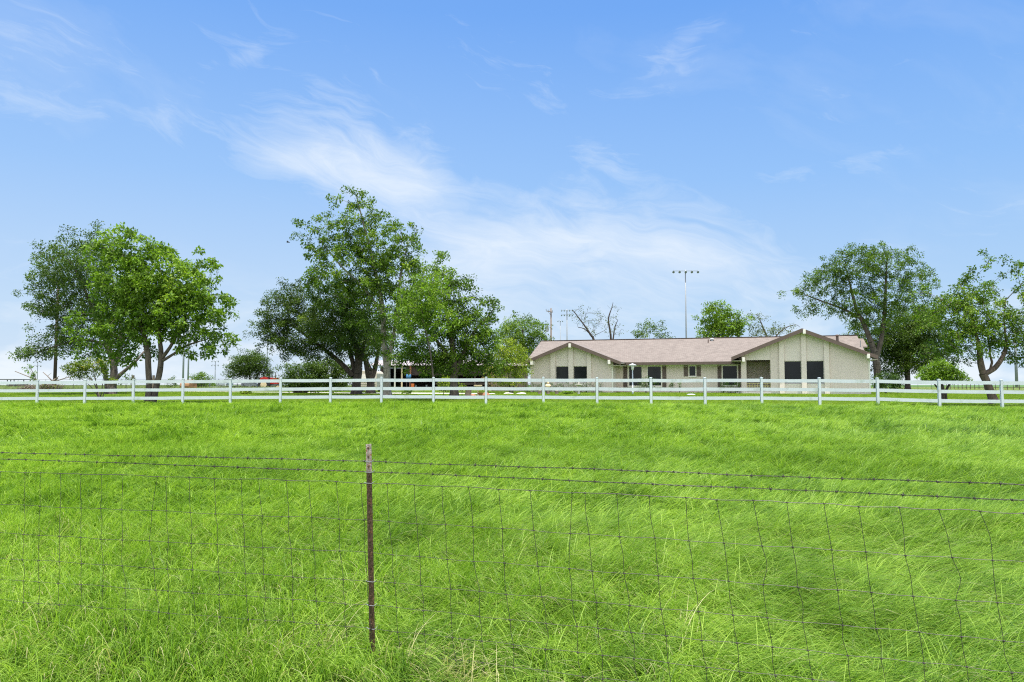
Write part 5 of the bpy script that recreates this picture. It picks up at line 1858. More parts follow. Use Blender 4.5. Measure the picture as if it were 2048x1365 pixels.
light_pole(1374, 150, 540, 'tallest pale pole with five floodlights in one row, behind the house roof', 5, 4.9, rad=0.17)
light_pole(1134.5, 205, 619, 'light pole with a crowded lamp head, beside the bare tree', 5, 2.9, rad=0.22, rows=2)
light_pole(1121, 260, 641, 'thinner light pole between the utility pole and the crowded lamp head', 3, 1.6, rad=0.14)
light_pole(365.5, 170, 640, 'pale metal pole, first one right of the twin trunks', 4, 3.2, rad=0.22)
light_pole(375.5, 180, 650, 'pale metal pole, second one right of the twin trunks', 4, 3.2, rad=0.20)
light_pole(429.5, 240, 721, 'slim pole with short crossarms standing left of the round-headed tree', 3, 2.0, rad=0.15, rows=2)
light_pole(533, 200, 620, 'thin dark pole rising out of the right side of the round-headed tree', 4, 3.0, rad=0.14)
light_pole(73.5, 230, 722, 'slim pole with short crossarms at the far left, over the logs', 3, 2.2, rad=0.13, rows=2)
light_pole(2034, 150, 640, 'thick pale metal pole near the right edge behind the forked tree', 5, 4.0, rad=0.30)


def utility_pole(px, D, ytop, label, arm, transformer, r=0.16):
    x, y, z = spot(px, D)
    rt = root('utility_pole', (x, y, z), label, 'utility pole')
    zt = zat(px, ytop, D)
    mb = MB()
    mb.tube([(x, y, z - 0.2), (x, y, zt)], [r, r * 0.75], 10)
    mb.build('pole', M['darkwood' if not arm else 'wood'], rt, smooth=True)
    if arm:
        mb = MB()
        mb.beam((x - arm, y - 0.2, zt - 0.5), (x + arm * 0.35, y - 0.2, zt - 0.75), 0.12, 0.14)
        mb.beam((x - arm * 0.6, y - 0.2, zt - 0.62), (x, y - 0.18, zt - 1.4), 0.05, 0.05)
        a = mb.build('crossarm', M['wood'], rt)
        for k in (-1.0, -0.45, 0.3):
            ib = MB()
            ib.lathe((x + arm * k, y - 0.2, zt - 0.62 + 0.18 * -k + 0.04), [(0.03, 0), (0.07, 0.06), (0.04, 0.12), (0.07, 0.18), (0.03, 0.26)], 8)
            ib.build('insulator', M['lampgrey'], rt)
    if transformer:
        mb = MB()
        mb.lathe((x - 0.75, y - 0.1, zt - 4.3), [(0.25, 0), (0.30, 0.08), (0.30, 0.95), (0.22, 1.08), (0.08, 1.12), (0.06, 1.3)], 14)
        mb.tube([(x - 0.75, y - 0.1, zt - 3.4), (x, y, zt - 3.4)], 0.05, 6)
        mb.build('transformer', M['steel'], rt, smooth=False)
    return rt, Vector((x, y, zt))


u1, p1 = utility_pole(1102.5, 135, 617, 'dark wooden utility pole with a short crossarm and grey transformer', 0.9, True, 0.17)
u2, p2 = utility_pole(109, 105, 560, 'bare dark wooden pole rising through the left tree', 0, False, 0.24)


# --- barn behind the trees
def barn():
    D = 88
    x0, _, z = spot(748, D)
    x1 = spot(1046, D)[0]
    z -= 0.05
    s = F / D
    rt = root('open_front_barn', ((x0 + x1) / 2, D, z), 'long open-fronted barn with dark brown siding and pale roof behind the trees', 'barn')
    ztop = zat(900, 731, D)
    zlow = zat(900, 751, D)
    zr = zat(900, 721, D + 5)
    mb = MB()
    t = 0.06
    mb.raw([(x0 - .5, D - .5, ztop), (x1 + .5, D - .5, ztop), (x1 + .5, D + 5.5, zr), (x0 - .5, D + 5.5, zr), (x0 - .5, D + 11.5, ztop), (x1 + .5, D + 11.5, ztop),
            (x0 - .5, D - .5, ztop - t), (x1 + .5, D - .5, ztop - t), (x1 + .5, D + 5.5, zr - t), (x0 - .5, D + 5.5, zr - t), (x0 - .5, D + 11.5, ztop - t), (x1 + .5, D + 11.5, ztop - t)],
           [(0, 1, 2, 3), (3, 2, 5, 4), (9, 8, 7, 6), (10, 11, 8, 9), (0, 6, 7, 1), (4, 5, 11, 10), (0, 3, 9, 6), (3, 4, 10, 9), (1, 7, 8, 2), (2, 8, 11, 5)])
    for k in range(int((x1 - x0) / 0.6)):
        xx = x0 - .3 + k * 0.6
        mb.beam((xx, D - .48, ztop + 0.012), (xx, D + 5.45, zr + 0.012), 0.04, 0.024)
    mb.build('roof', M['barnroof'], rt)
    mb = MB()
    n = int((x1 - x0 - 2) / 0.36)
    xa = spot(812, D)[0]
    k = 0
    x = xa
    while x < x1:
        mb.box(x, x + 0.30, D - 0.03, D, zlow, ztop - 0.08)
        mb.box(x + 0.30, x + 0.36, D - 0.01, D + 0.02, zlow, ztop - 0.08)
        x += 0.36
    mb.build('front_siding', M['darkwood'], rt)
    mb = MB()
    mb.box(x0, x1, D + 10.9, D + 11.0, z, ztop - 0.1)
    mb.box(x0, x0 + .1, D + 4, D + 10.88, z, ztop - 0.1)
    mb.box(x1 - .1, x1, D + .1, D + 10.88, z, ztop - 0.1)
    mb.build('wall', M['darkwood'], rt)
    for px, m in ((764, 'darkwood'), (790, 'concrete'), (804, 'cream'), (821, 'terracotta'), (868, 'darkwood'), (905, 'darkwood'), (950, 'darkwood'), (1000, 'darkwood'), (1040, 'darkwood')):
        xx = spot(px, D)[0]
        mb = MB()
        mb.box(xx - 0.09, xx + 0.09, D - 0.24, D - 0.06, z - 0.1, ztop - 0.1)
        mb.build('post', M[m], rt)
    # stall boards in the right half
    for k in range(3):
        mb = MB()
        mb.box(spot(868, D)[0] + 0.1, x1 - 0.2, D + 0.1, D + 0.14, z + 0.3 + k * 0.42, z + 0.56 + k * 0.42)
        mb.build('stall_board', M['darkwood'], rt)


barn()


def lattice():
    """brown board screen between the barn and the house"""
    D = 72
    x0, _, z = spot(982, D)
    x1 = spot(1052, D)[0]
    rt = root('board_fence', ((x0 + x1) / 2, D, z), 'dark brown board screen behind the yellow-green tree', 'fence')
    zt = zat(1010, 744, D)
    x = x0
    while x < x1:
        mb = MB()
        mb.box(x, x + 0.20, D, D + 0.03, z - 0.05, zt + 0.02 * math.sin(x * 5))
        mb.build('board', M['wood'], rt)
        x += 0.225
    for zz in (z + 0.5, zt - 0.3):
        mb = MB()
        mb.box(x0, x1, D + 0.032, D + 0.09, zz, zz + 0.1)
        mb.build('rail', M['darkwood'], rt)


lattice()


def trailer_white():
    D = 68
    x0, _, z = spot(716, D)
    x1 = spot(757, D)[0]
    rt = root('horse_trailer', ((x0 + x1) / 2, D, z), 'pale enclosed horse trailer half hidden behind the vase-shaped trunk', 'trailer')
    zt = zat(735, 742, D)
    zb = z + 0.45
    mb = MB()
    prof = [(0, zb), (x1 - x0, zb), (x1 - x0, zt - 0.25), (x1 - x0 - 0.1, zt - 0.08), (x1 - x0 - 0.3, zt), (0.3, zt), (0.1, zt - 0.08), (0, zt - 0.25)]
    mb.prism([(x0 + a, b) for a, b in prof], D - 0.9, D + 2.6)
    mb.build('body', M['soffit'], rt, bevel=0.03)
    mb = MB()
    mb.box(x0 + 0.12, x1 - 0.12, D - 0.93, D - 0.903, zb + 0.75, zt - 0.35)
    for k in range(3):
        mb.box(x0 + 0.1, x1 - 0.1, D - 0.935, D - 0.904, zb + 0.1 + k * 0.2, zb + 0.13 + k * 0.2)
    mb.build('rear_gate', M['trim'], rt)
    for sx in (x0 + 0.05, x1 - 0.05):
        for yy in (D + 0.7, D + 1.5):
            wb = MB()
            wb.tube([(sx - 0.1, yy, z + 0.34), (sx + 0.1, yy, z + 0.34)], 0.34, 18)
            wb.build('wheel', M['black'], rt, smooth=False)


trailer_white()


def wheel(rt, c, r, w, rim='cream'):
    mb = MB()
    x, y, z = c
    mb.tube([(x, y - w / 2, z), (x, y - w * 0.35, z), (x, y + w * 0.35, z), (x, y + w / 2, z)], [r * 0.9, r, r, r * 0.9], 20)
    wl = mb.build('wheel', M['black'], rt)
    rb = MB()
    rb.tube([(x, y - w / 2 - 0.012, z), (x, y - w / 2 - 0.002, z)], [r * 0.42, r * 0.52], 16)
    rb.build('rim', M[rim], wl)


def tractor():
    D = 82
    x, _, z = spot(545, D)
    rt = root('red_tractor', (x, D, z), 'red farm tractor with upright exhaust parked by the dark shrub', 'tractor')
    s = F / D
    mb = MB()
    mb.prism([(x - 0.2, z + 0.75), (x + 1.05, z + 0.75), (x + 1.1, z + 1.25), (x + 0.95, z + 1.38), (x - 0.2, z + 1.45)], D - 0.32, D + 0.32)
    mb.build('hood', M['red'], rt, bevel=0.03)
    mb = MB()
    mb.box(x + 1.02, x + 1.12, D - 0.26, D + 0.26, z + 0.82, z + 1.2)
    mb.build('grille', M['black'], rt)
    mb = MB()
    mb.box(x - 0.9, x + 1.0, D - 0.18, D + 0.18, z + 0.45, z + 0.74)
    mb.build('chassis', M['grey'], rt)
    mb = MB()
    mb.prism([(x - 1.25, z + 0.95), (x - 0.2, z + 0.95), (x - 0.3, z + 1.42), (x - 0.7, z + 1.55), (x - 1.15, z + 1.4)], D - 0.75, D - 0.42)
    mb.build('fender', M['red'], rt, bevel=0.02)
    mb = MB()
    mb.prism([(x - 1.25, z + 0.95), (x - 0.2, z + 0.95), (x - 0.3, z + 1.42), (x - 0.7, z + 1.55), (x - 1.15, z + 1.4)], D + 0.42, D + 0.75)
    mb.build('fender', M['red'], rt, bevel=0.02)
    mb = MB()
    mb.box(x - 0.95, x - 0.5, D - 0.22, D + 0.22, z + 1.1, z + 1.2)
    mb.box(x - 1.0, x - 0.92, D - 0.22, D + 0.22, z + 1.2, z + 1.6)
    mb.build('seat', M['black'], rt, bevel=0.02)
    mb = MB()
    mb.tube([(x - 0.3, D, z + 1.35), (x - 0.45, D, z + 1.72)], 0.02, 6)
    mb.tube([(x - 0.45 + 0.06 * math.cos(t), D + 0.19 * math.sin(t), z + 1.72 + 0.16 * math.cos(t)) for t in np.linspace(0, 2 * math.pi, 16)], 0.015, 5)
    mb.build('steering_wheel', M['black'], rt)
    mb = MB()
    mb.tube([(x + 0.35, D - 0.1, z + 1.4), (x + 0.35, D - 0.1, z + 2.05)], 0.04, 8)
    mb.build('exhaust', M['darkwood'], rt)
    for yy in (D - 0.6, D + 0.6):
        wheel(rt, (x - 0.75, yy, z + 0.66), 0.66, 0.34)
        wheel(rt, (x + 0.8, yy * 1.0, z + 0.38), 0.38, 0.22)
    mb = MB()
    mb.box(x - 1.3, x - 0.2, D - 0.8, D + 0.8, z + 2.02, z + 2.10)
    for xx in (x - 1.25, x - 0.3):
        for yy in (D - 0.7, D + 0.7):
            mb.tube([(xx, yy, z + 1.4), (xx, yy, z + 2.03)], 0.03, 6)
    mb.build('canopy', M['black'], rt)


tractor()


def pickup():
    D = 84
    x, _, z = spot(500, D)
    rt = root('utility_cart', (x, D, z), 'small grey utility vehicle in the shade beside the tractor', 'vehicle')
    mb = MB()
    mb.prism([(x - 0.8, z + 0.4), (x + 0.95, z + 0.4), (x + 0.95, z + 0.78), (x + 0.45, z + 0.85), (x + 0.2, z + 0.85), (x - 0.8, z + 0.95)], D - 0.6, D + 0.6)
    mb.build('body', M['grey'], rt, bevel=0.04)
    mb = MB()
    for xx, lean in ((x - 0.15, 0.1), (x + 0.5, -0.2)):
        for yy in (D - 0.55, D + 0.55):
            mb.tube([(xx, yy, z + 0.85), (xx + lean, yy, z + 1.45)], 0.03, 6)
    mb.box(x - 0.2, x + 0.45, D - 0.6, D + 0.6, z + 1.45, z + 1.50)
    mb.build('roll_frame', M['grey'], rt)
    mb = MB()
    mb.box(x - 0.1, x + 0.3, D - 0.5, D + 0.5, z + 0.86, z + 0.96)
    mb.box(x - 0.12, x - 0.03, D - 0.5, D + 0.5, z + 0.96, z + 1.25)
    mb.build('seat', M['black'], rt)
    for yy in (D - 0.55, D + 0.55):
        wheel(rt, (x - 0.5, yy, z + 0.3), 0.3, 0.2, 'steel')
        wheel(rt, (x + 0.62, yy, z + 0.3), 0.3, 0.2, 'steel')


pickup()


def flat_trailer():
    D = 83
    x, _, z = spot(477, D)
    rt = root('flatbed_trailer', (x, D, z), 'low black flatbed trailer standing left of the grey vehicle', 'trailer')
    mb = MB()
    mb.box(x - 1.1, x + 0.9, D - 0.8, D + 0.8, z + 0.42, z + 0.52)
    mb.build('bed', M['black'], rt)
    for yy in (D - 0.82, D + 0.82):
        mb = MB()
        mb.beam((x - 1.1, yy, z + 0.72), (x + 0.9, yy, z + 0.72), 0.03, 0.04)
        for k in range(4):
            mb.beam((x - 1.05 + k * 0.62, yy, z + 0.5), (x - 1.05 + k * 0.62, yy, z + 0.72), 0.03, 0.03)
        mb.build('side_rail', M['black'], rt)
        wheel(rt, (x + 0.1, yy, z + 0.3), 0.3, 0.18, 'steel')
    mb = MB()
    mb.beam((x - 1.1, D - 0.3, z + 0.46), (x - 2.0, D, z + 0.42), 0.06, 0.08)
    mb.beam((x - 1.1, D + 0.3, z + 0.46), (x - 2.0, D, z + 0.42), 0.06, 0.08)
    mb.tube([(x - 1.95, D, z), (x - 1.95, D, z + 0.6)], 0.03, 6)
    mb.build('tongue', M['black'], rt)


flat_trailer()


def cargo_box():
    D = 120
    x, _, z = spot(441, D)
    rt = root('cargo_trailer', (x, D, z), 'far white cargo trailer with dark slots behind the corral fence', 'trailer')
    mb = MB()
    mb.box(x - 0.95, x + 0.95, D, D + 3, z + 0.35, z + 1.25)
    mb.build('body', M['white'], rt, bevel=0.04)
    for zz in (0.95, 0.52):
        mb = MB()
        mb.box(x - 0.7, x + 0.7, D - 0.03, D - 0.003, z + zz, z + zz + 0.18)
        mb.build('vent_slot', M['lampgrey'], rt)
    for sx in (-0.8, 0.8):
        wheel(rt, (x + sx, D + 0.3, z + 0.3), 0.3, 0.2, 'steel')


cargo_box()


def shed_left():
    D = 110
    x1, _, z = spot(27, D)
    x0 = spot(-60, D)[0]
    rt = root('shade_shelter', ((x0 + x1) / 2, D, z), 'low flat-roofed open shelter at the far left edge', 'shelter')
    zt = zat(10, 758.5, D)
    mb = MB()
    mb.box(x0, x1 + 0.15, D - 0.3, D + 4, zt - 0.12, zt)
    mb.build('roof', M['lampgrey'], rt)
    for xx in (x1, x1 - 1.0, x1 - 3.0, x0 + 0.1):
        for yy in (D, D + 3.7):
            mb = MB()
            mb.box(xx - 0.05, xx + 0.05, yy, yy + 0.1, z - 0.1, zt - 0.122)
            mb.build('post', M['lampgrey'], rt)
    mb = MB()
    mb.box(x1 - 1.0, x1 - 0.06, D + 0.3, D + 3.4, z - 0.05, zt - 0.45)
    mb.build('feed_bin', M['wood'], rt)


shed_left()


# --- hay bale
def bale():
    D = 78
    x, _, z = spot(377, D)
    rt = root('hay_bale', (x, D, z), 'round brown hay bale lying in the grass under the low bush', 'hay bale')
    r = 0.62
    mb = MB()
    ax = Vector((0.95, -0.35, 0)).normalized()
    c = Vector((x, D, z + r * 0.93))
    mb.tube([c - ax * 0.62, c - ax * 0.58, c + ax * 0.54, c + ax * 0.58], [r * 0.94, r, r, r * 0.94], 22)
    b = mb.build('roll', M['hay'], rt)
    mb = MB()
    u = Vector((0, 0, 1))
    w = ax.cross(u)
    pts = []
    for k in range(70):
        t = k * 0.42
        rr = 0.04 + k / 70 * r * 0.86
        pts.append(c + ax * 0.585 + (w * math.cos(t) + u * math.sin(t)) * rr)
    mb.tube(pts, 0.012, 4)
    mb.build('spiral_layers', M['hay'], b)


bale()


# --- brush piles and logs at the far left
def brush(name, label, px, D, wpx, hpx, seed, nlog=0):
    rg = np.random.default_rng(seed)
    x, _, z = spot(px, D)
    s = F / D
    rt = root(name, (x, D, z), label, 'brush pile')
    w, h = wpx / s / 2, hpx / s
    seg = []
    for k in range(260):
        a = rg.uniform(-1, 1)
        b = rg.uniform(-0.8, 0.8)
        zz = z + rg.random() * h * (1 - 0.6 * a * a)
        L_ = rg.uniform(0.5, 1.5)
        t, e = rg.uniform(0, 6.28), rg.normal(0.15, 0.35)
        d = np.array([math.cos(t) * math.cos(e), math.sin(t) * math.cos(e), math.sin(e)]) * L_ / 2
        c = np.array([x + a * w, D + b * w * 0.8, zz])
        r = rg.uniform(0.008, 0.03)
        p0, p1 = c - d, c + d
        p0[2], p1[2] = max(p0[2], z), max(p1[2], z)
        seg.append([*p0, r, *p1, r * 0.6])
    V, Q = frusta(seg, 5)
    np_mesh('branches', V, Q, 4, M['wood'], rt, off=(x, D, z))
    n = 90
    C = np.stack([x + rg.uniform(-1, 1, n) * w, D + rg.uniform(-1, 1, n) * w * 0.7, z + rg.random(n) * h * 0.8], 1)
    leaf_mesh('dry_leaves', C, np.full(n, 0.2), 14, 0.10, L['olive'], rt, (x, D, z), rg)


brush('brush_pile', 'pile of cut branches left of the bare wooden pole', 100, 68, 42, 18, 3)
brush('brush_pile', 'low dark brush heap beneath the loose shrub, far left', 62, 70, 34, 12, 4)


def log(label, a, b, D, r0, r1):
    p, q = at(a[0], a[1], D), at(b[0], b[1], D + 0.5)
    g = gz(p.x, p.y)
    rt = root('log', tuple(p), label, 'log')
    mid = (p + q) / 2 + Vector((0, 0, 0.04))
    mb = MB()
    mb.tube([p, mid, q], [r0, (r0 + r1) / 2, r1], 8)
    mb.build('stem', M['wood'], rt, smooth=True)
    mb = MB()
    e = mid + Vector((0.35, 0, 0.3))
    mb.tube([mid, e], [r1 * 0.7, r1 * 0.3], 5)
    mb.build('branch_stub', M['wood'], rt)


log('long pale bare log slanting up over the brush at far left', (96, 771), (30, 743), 66.5, 0.06, 0.03)
log('short pale cut log leaning on the branch pile', (104, 764), (115, 757), 66, 0.09, 0.08)
log('long thin branch reaching right from the branch pile', (108, 764), (150, 752), 66, 0.05, 0.025)
log('short dark branch stub pointing up left of the pole', (104, 762), (86, 745), 67, 0.05, 0.03)


# --- old fences of the pasture
def wooden_post(px, D, ytop, w, label):
    x, y, z = spot(px, D)
    zt = zat(px, ytop, D)
    rt = root('wooden_post', (x, y, z), label, 'post', 'old wooden gate posts')
    mb = MB()
    mb.tube([(x, y, z - 0.1), (x + 0.01, y, (z + zt) / 2), (x, y, zt)], [w, w * 0.97, w * 0.92], 9)
    mb.build('timber', M['wood'], rt)


wooden_post(265.5, 58, 751, 0.11, 'thick weathered wooden post between the left trunks')
wooden_post(306.5, 58, 751, 0.10, 'thick weathered wooden post seen between the twin trunks')


def pipe_fence(label, pts, h, posts, mat, rails=2, r=0.03, name='pipe_fence'):
    P = []
    for px, D in pts:
        x, y, z = spot(px, D)
        P.append(Vector((x, y, z)))
    rt = root(name, tuple(P[0]), label, 'fence')
    for k in range(rails):
        hh = h * (k + 1) / rails
        mb = MB()
        mb.tube([p + Vector((0, 0, hh)) for p in P], r, 6)
        mb.build('rail', M[mat], rt)
    L_ = [0]
    for i in range(1, len(P)):
        L_.append(L_[-1] + (P[i] - P[i - 1]).length)
    for k in range(posts):
        t = L_[-1] * k / (posts - 1)
        i = max(0, min(len(P) - 2, int(np.searchsorted(L_, t)) - 1))
        f = (t - L_[i]) / (L_[i + 1] - L_[i])
        p = P[i].lerp(P[i + 1], f)
        mb = MB()
        mb.tube([p - Vector((0, 0, 0.1)), p + Vector((0, 0, h * 1.02))], r * 1.3, 6)
        mb.build('post', M[mat], rt)


pipe_fence('thin dark pipe fence running off at the far right behind the forked tree', [(1893, 92), (1960, 86), (2060, 80), (2160, 76)], 0.75, 24, 'wood', 2, 0.028)
pipe_fence('dark corral pipe fence left of the round-headed tree', [(419, 88), (456, 88), (530, 90)], 1.35, 7, 'lampgrey', 3, 0.028)
pipe_fence('slack wire fence on thin steel posts crossing the far left pasture', [(-20, 74), (38, 74), (155, 74), (352, 78), (419, 88)], 1.2, 11, 'wire', 4, 0.012, 'stock_fence')
pipe_fence('slack wire fence on thin steel posts right of the house', [(1810, 96), (1850, 94), (1890, 92)], 1.2, 4, 'wire', 3, 0.014, 'stock_fence')


# --- garden things in front of the house
def stump(px, D, ytop, r, label, mat='wood', cap=None):
    x, y, z = spot(px, D)
    zt = zat(px, ytop, D)
    rt = root('tree_stump', (x, y, z), label, 'stump')
    mb = MB()
    n = 14
    prof = [(r * 1.25, -0.03), (r * 1.05, 0.07), (r, (zt - z) * 0.5), (r * 0.97, zt - z)]
    mb.lathe((x, y, z), prof, n)
    a = mb.build('trunk', M[mat], rt)
    mb = MB()
    mb.lathe((x, y, zt + 0.002), [(r * 0.86, 0), (r * 0.84, 0.012)], n)
    mb.build('cut_face', M['cream'], a)
    return x, y, zt


DH = 57.0
stump(1079.5, DH, 782, 0.13, 'short grey stump left of the cream garden figure')
sx, sy, sz = stump(1096, DH, 775.5, 0.14, 'stump that carries the cream garden figure')
stump(1113.5, DH, 782, 0.13, 'short stump right of the cream garden figure')
stump(1139, DH, 783, 0.15, 'low stump behind the clump of green leaves', )
stump(936.5, 50, 775, 0.22, 'thick grey stump right of the dark trunk')


def figure():
    x, y, z = sx, sy, sz + 0.016
    rt = root('garden_figure', (x, y, z), 'small seated cream stone figure on top of a stump', 'garden ornament')
    mb = MB()
    mb.lathe((x, y, z), [(0.15, 0), (0.17, 0.06), (0.155, 0.16), (0.11, 0.24), (0.06, 0.28)], 14)
    mb.build('body', M['cream'], rt, smooth=True)
    mb = MB()
    mb.lathe((x, y, z + 0.26), [(0.03, 0), (0.08, 0.04), (0.095, 0.10), (0.075, 0.16), (0.02, 0.19)], 12)
    mb.build('head', M['cream'], rt, smooth=True)
    for sg in (-1, 1):
        mb = MB()
        mb.tube([(x + sg * 0.12, y, z + 0.22), (x + sg * 0.17, y - 0.06, z + 0.12), (x + sg * 0.08, y - 0.16, z + 0.06)], [0.035, 0.04, 0.03], 7)
        mb.build('arm', M['cream'], rt, smooth=True)


figure()


def bird_bath(px, D, ytop, wpx, label, mat, finial):
    x, y, z = spot(px, D)
    zt = zat(px, ytop, D)
    r = wpx / 2 / (F / D)
    h = zt - z
    rt = root('bird_bath', (x, y, z), label, 'bird bath')
    mb = MB()
    mb.lathe((x, y, z), [(r * 0.42, 0), (r * 0.40, 0.08), (r * 0.24, 0.16), (r * 0.17, h * 0.5), (r * 0.22, h - 0.16)], 16)
    mb.build('pedestal', M[mat], rt, smooth=True)
    mb = MB()
    mb.lathe((x, y, zt - 0.158), [(r * 0.24, 0), (r * 0.7, 0.05), (r, 0.12), (r * 0.98, 0.155), (r * 0.8, 0.12), (r * 0.2, 0.085)], 20)
    mb.build('basin', M[mat], rt, smooth=True)
    if finial:
        mb = MB()
        mb.lathe((x, y, zt - 0.07), [(0.05, 0), (0.03, 0.1), (0.06, 0.18), (0.03, 0.26), (0.01, 0.32)], 10)
        mb.build('finial', M[mat], rt, smooth=True)


bird_bath(1157.5, 57, 768.5, 15.5, 'pale stone bird bath with a finial before the clipped hedge', 'concrete', True)
bird_bath(956, 50, 770.5, 17, 'cream bird bath dish on a rough red-brown stone base, left of the house', 'cream', False)


def urn():
    x, y, z = spot(961, 49.3)
    rt = root('stone_planter', (x, y, z), 'small red-brown clay planter at the foot of the cream bird bath', 'planter')
    mb = MB()
    mb.lathe((x, y, z), [(0.10, 0), (0.08, 0.05), (0.14, 0.16), (0.19, 0.26), (0.21, 0.28), (0.17, 0.27)], 14)
    mb.build('pot', M['terracotta'], rt, smooth=True)
    rg = np.random.default_rng(9)
    C = np.array([[x, y, z + 0.34], [x - 0.08, y, z + 0.32], [x + 0.1, y, z + 0.36]])
    leaf_mesh('plant', C, np.full(3, 0.12), 30, 0.07, L['olive'], rt, (x, y, z), rg)


urn()


def rocks():
    rg = np.random.default_rng(3)
    for k, (px, D, w, lab) in enumerate(((946, 49.6, 0.20, 'reddish rock by the grey stump'), (950, 49.2, 0.15, 'small flat reddish rock beside the clay planter'), (972, 51, 0.28, 'brown rock half behind the white fence post left of the house'), (984, 56, 0.3, 'flat pale stone on the lawn edge, nearest the brown rock'),
                                           (1016, 57, 0.4, 'long flat pale stone under the yellow-green tree'), (1043, 57, 0.4, 'flat pale stone left of the short grey stump'))):
        x, y, z = spot(px, D)
        n = 9
        h = w * (0.9 if k in (0, 2) else 0.35)
        mb = MB()
        prof = [(1.0, -0.1), (1.05, 0.35), (0.75, 0.8), (0.3, 1.0)]
        vs, fs = [], []
        for r, hh in prof:
            for i in range(n):
                a = 2 * math.pi * i / n
                q = r * w * rg.uniform(0.8, 1.15)
                vs.append((x + q * math.cos(a), y + q * 0.7 * math.sin(a), z + h * hh * rg.uniform(0.9, 1.1)))
        for j in range(3):
            for i in range(n):
                fs.append((j * n + i, j * n + (i + 1) % n, (j + 1) * n + (i + 1) % n, (j + 1) * n + i))
        fs.append(tuple(3 * n + i for i in range(n)))
        mb.raw(vs, fs)
        o = mb.build('rock', M['terracotta' if k < 3 else 'concrete'])
        tag(o, lab, 'rock')


rocks()


def ground_plant(px, D, wpx, hpx, label, leaf, seed):
    rg = np.random.default_rng(seed)
    x, y, z = spot(px, D)
    s = F / D
    rt = root('leafy_clump', (x, y, z), label, 'plant')
    n = 16
    C = np.stack([x + rg.uniform(-1, 1, n) * wpx / 2 / s, y + rg.uniform(-0.3, 0.3, n), z + 0.05 + rg.random(n) * hpx / s * 0.8], 1)
    leaf_mesh('leaves', C, np.full(n, 0.12), 26, 0.11, L[leaf], rt, (x, y, z), rg)
    seg = [[x, y, z - 0.02, 0.012, *C[i], 0.005] for i in range(n)]
    V, Q = frusta(seg, 4)
    np_mesh('stems', V, Q, 4, M['bark'], rt, off=(x, y, z))


ground_plant(1136, 56.3, 18, 7, 'low clump of bright leaves in front of the low stump', 'bright', 1)
ground_plant(816, 58.5, 24, 9, 'low spreading dark-leaved plant beside the gravel path', 'mid', 2)
ground_plant(493, 57, 20, 8, 'small yellowish weed clump on the lawn, far left of the drive', 'yellow', 3)


def lamp_post():
    D = 56.5
    x, y, z = spot(1265.5, D)
    zt = zat(1265, 727, D)
    rt = root('lamp_post', (x, y, z), 'white garden lamp post with mushroom-shaped cap before the middle windows', 'lamp post')
    mb = MB()
    mb.tube([(x, y, z - 0.05), (x, y, z + 0.3), (x, y, z + 0.32), (x, y, zt - 0.52)], [0.065, 0.065, 0.045, 0.042], 12)
    mb.build('pole', M['white'], rt, smooth=True)
    mb = MB()
    mb.lathe((x, y, zt - 0.52), [(0.05, 0), (0.085, 0.02), (0.10, 0.12), (0.145, 0.34), (0.13, 0.35)], 16)
    mb.build('globe', M['globe'], rt, smooth=True)
    mb = MB()
    mb.lathe((x, y, zt - 0.168), [(0.30, 0), (0.31, 0.012), (0.22, 0.07), (0.10, 0.12), (0.045, 0.14), (0.03, 0.165)], 20)
    mb.build('cap', M['white'], rt, smooth=True)


lamp_post()


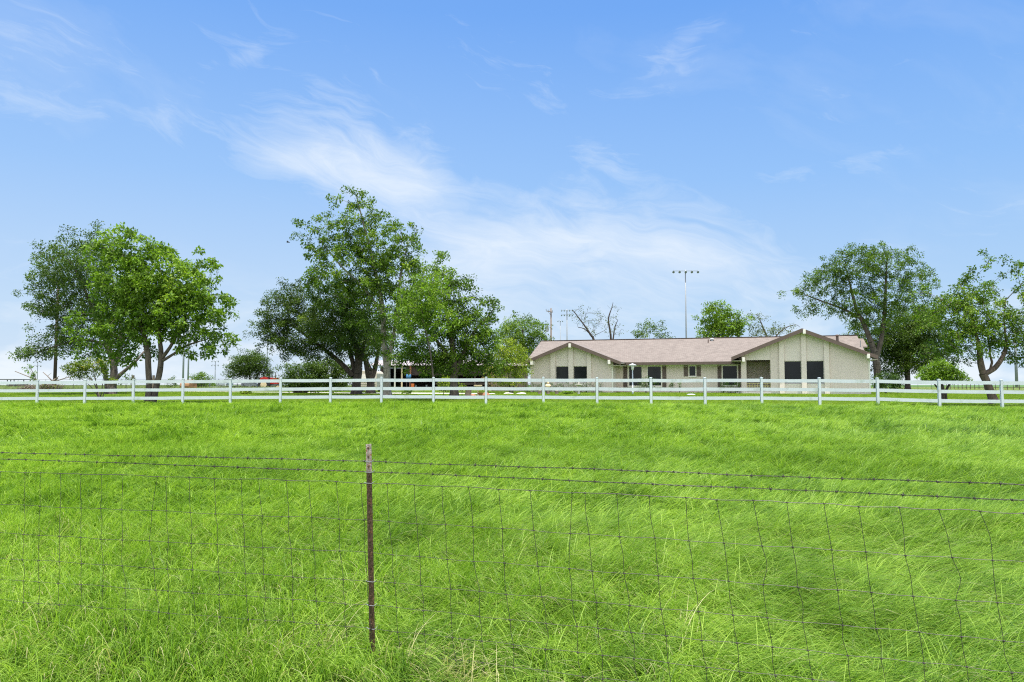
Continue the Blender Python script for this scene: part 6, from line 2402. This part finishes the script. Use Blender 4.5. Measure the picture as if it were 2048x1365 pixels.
def small_things():
    # white lid on the lawn
    x, y, z = spot(1382, 53.5)
    mb = MB()
    mb.lathe((x, y, z - 0.02), [(0.32, 0), (0.31, 0.09), (0.20, 0.13), (0.05, 0.14)], 18)
    o = mb.build('septic_lid', M['white'])
    tag(o, 'low round white lid lying on the lawn before the house', 'lid')
    # blue drum and orange bucket in the barn
    x, y, z = spot(817, 87.0)
    rt = root('blue_drum', (x, y, z), 'blue plastic drum on a stand at the front of the barn', 'drum')
    zb = zat(817, 758, 87.0)
    mb = MB()
    mb.lathe((x, y, zb), [(0.28, 0), (0.30, 0.05), (0.30, 0.24), (0.315, 0.26), (0.30, 0.28), (0.29, 0.48), (0.25, 0.52)], 16)
    mb.build('barrel', M['blue'], rt, smooth=True)
    mb = MB()
    for sx_ in (-0.22, 0.22):
        for sy_ in (-0.2, 0.2):
            mb.box(x + sx_ - 0.03, x + sx_ + 0.03, y + sy_ - 0.03, y + sy_ + 0.03, z, zb - 0.05)
    mb.box(x - 0.3, x + 0.3, y - 0.28, y + 0.28, zb - 0.05, zb - 0.002)
    mb.build('stand', M['darkwood'], rt)
    x, y, z = spot(825, 86.6)
    mb = MB()
    mb.lathe((x, y, z), [(0.17, 0), (0.2, 0.1), (0.21, 0.75), (0.19, 0.78)], 14)
    o = mb.build('orange_drum', M['orange'])
    tag(o, 'orange drum standing by the red post of the barn', 'drum')
    for px, lab in ((832, 'small pale bucket in the dark barn opening, nearer the orange drum'), (853, 'small pale bucket in the dark barn opening, farther from the orange drum')):
        x, y, z = spot(px, 89.5)
        rt = root('bucket', (x, y, z + 0.35), lab, 'bucket')
        mb = MB()
        mb.lathe((x, y, z + 0.35), [(0.09, 0), (0.12, 0.24), (0.125, 0.25)], 12)
        mb.build('pail', M['white'], rt)
        mb = MB()
        mb.tube([(x + 0.12 * math.cos(t), y, z + 0.59 + 0.12 * math.sin(t)) for t in np.linspace(0, math.pi, 9)], 0.008, 4)
        mb.build('handle', M['steel'], rt)
        o = MB()
    # the bird beside the tall tree
    p = at(575.5, 485, 60)
    rt = root('bird', tuple(p), 'small dark bird flying left of the tallest tree', 'bird')
    mb = MB()
    mb.tube([p + Vector((-0.13, 0, 0.02)), p + Vector((-0.08, 0, 0.03)), p, p + Vector((0.10, 0, -0.01)), p + Vector((0.17, 0, -0.02))], [0.012, 0.035, 0.05, 0.02, 0.028], 8)
    mb.build('body', M['black'], rt, smooth=True)
    for sg in (-1, 1):
        mb = MB()
        mb.raw([p + Vector((-0.05, 0, 0.02)), p + Vector((0.05, 0, 0.02)), p + Vector((0.02, sg * 0.15, 0.11)), p + Vector((-0.03, sg * 0.15, 0.115)), p + Vector((0.07, sg * 0.32, 0.05)),
                p + Vector((-0.05, 0, 0.01)), p + Vector((0.05, 0, 0.01)), p + Vector((0.02, sg * 0.15, 0.10)), p + Vector((-0.03, sg * 0.15, 0.105)), p + Vector((0.07, sg * 0.32, 0.045))],
               [(0, 1, 2, 3), (3, 2, 4), (8, 7, 6, 5), (9, 7, 8), (0, 3, 8, 5), (3, 4, 9, 8), (4, 2, 7, 9), (2, 1, 6, 7)])
        mb.build('wing', M['black'], rt)


small_things()
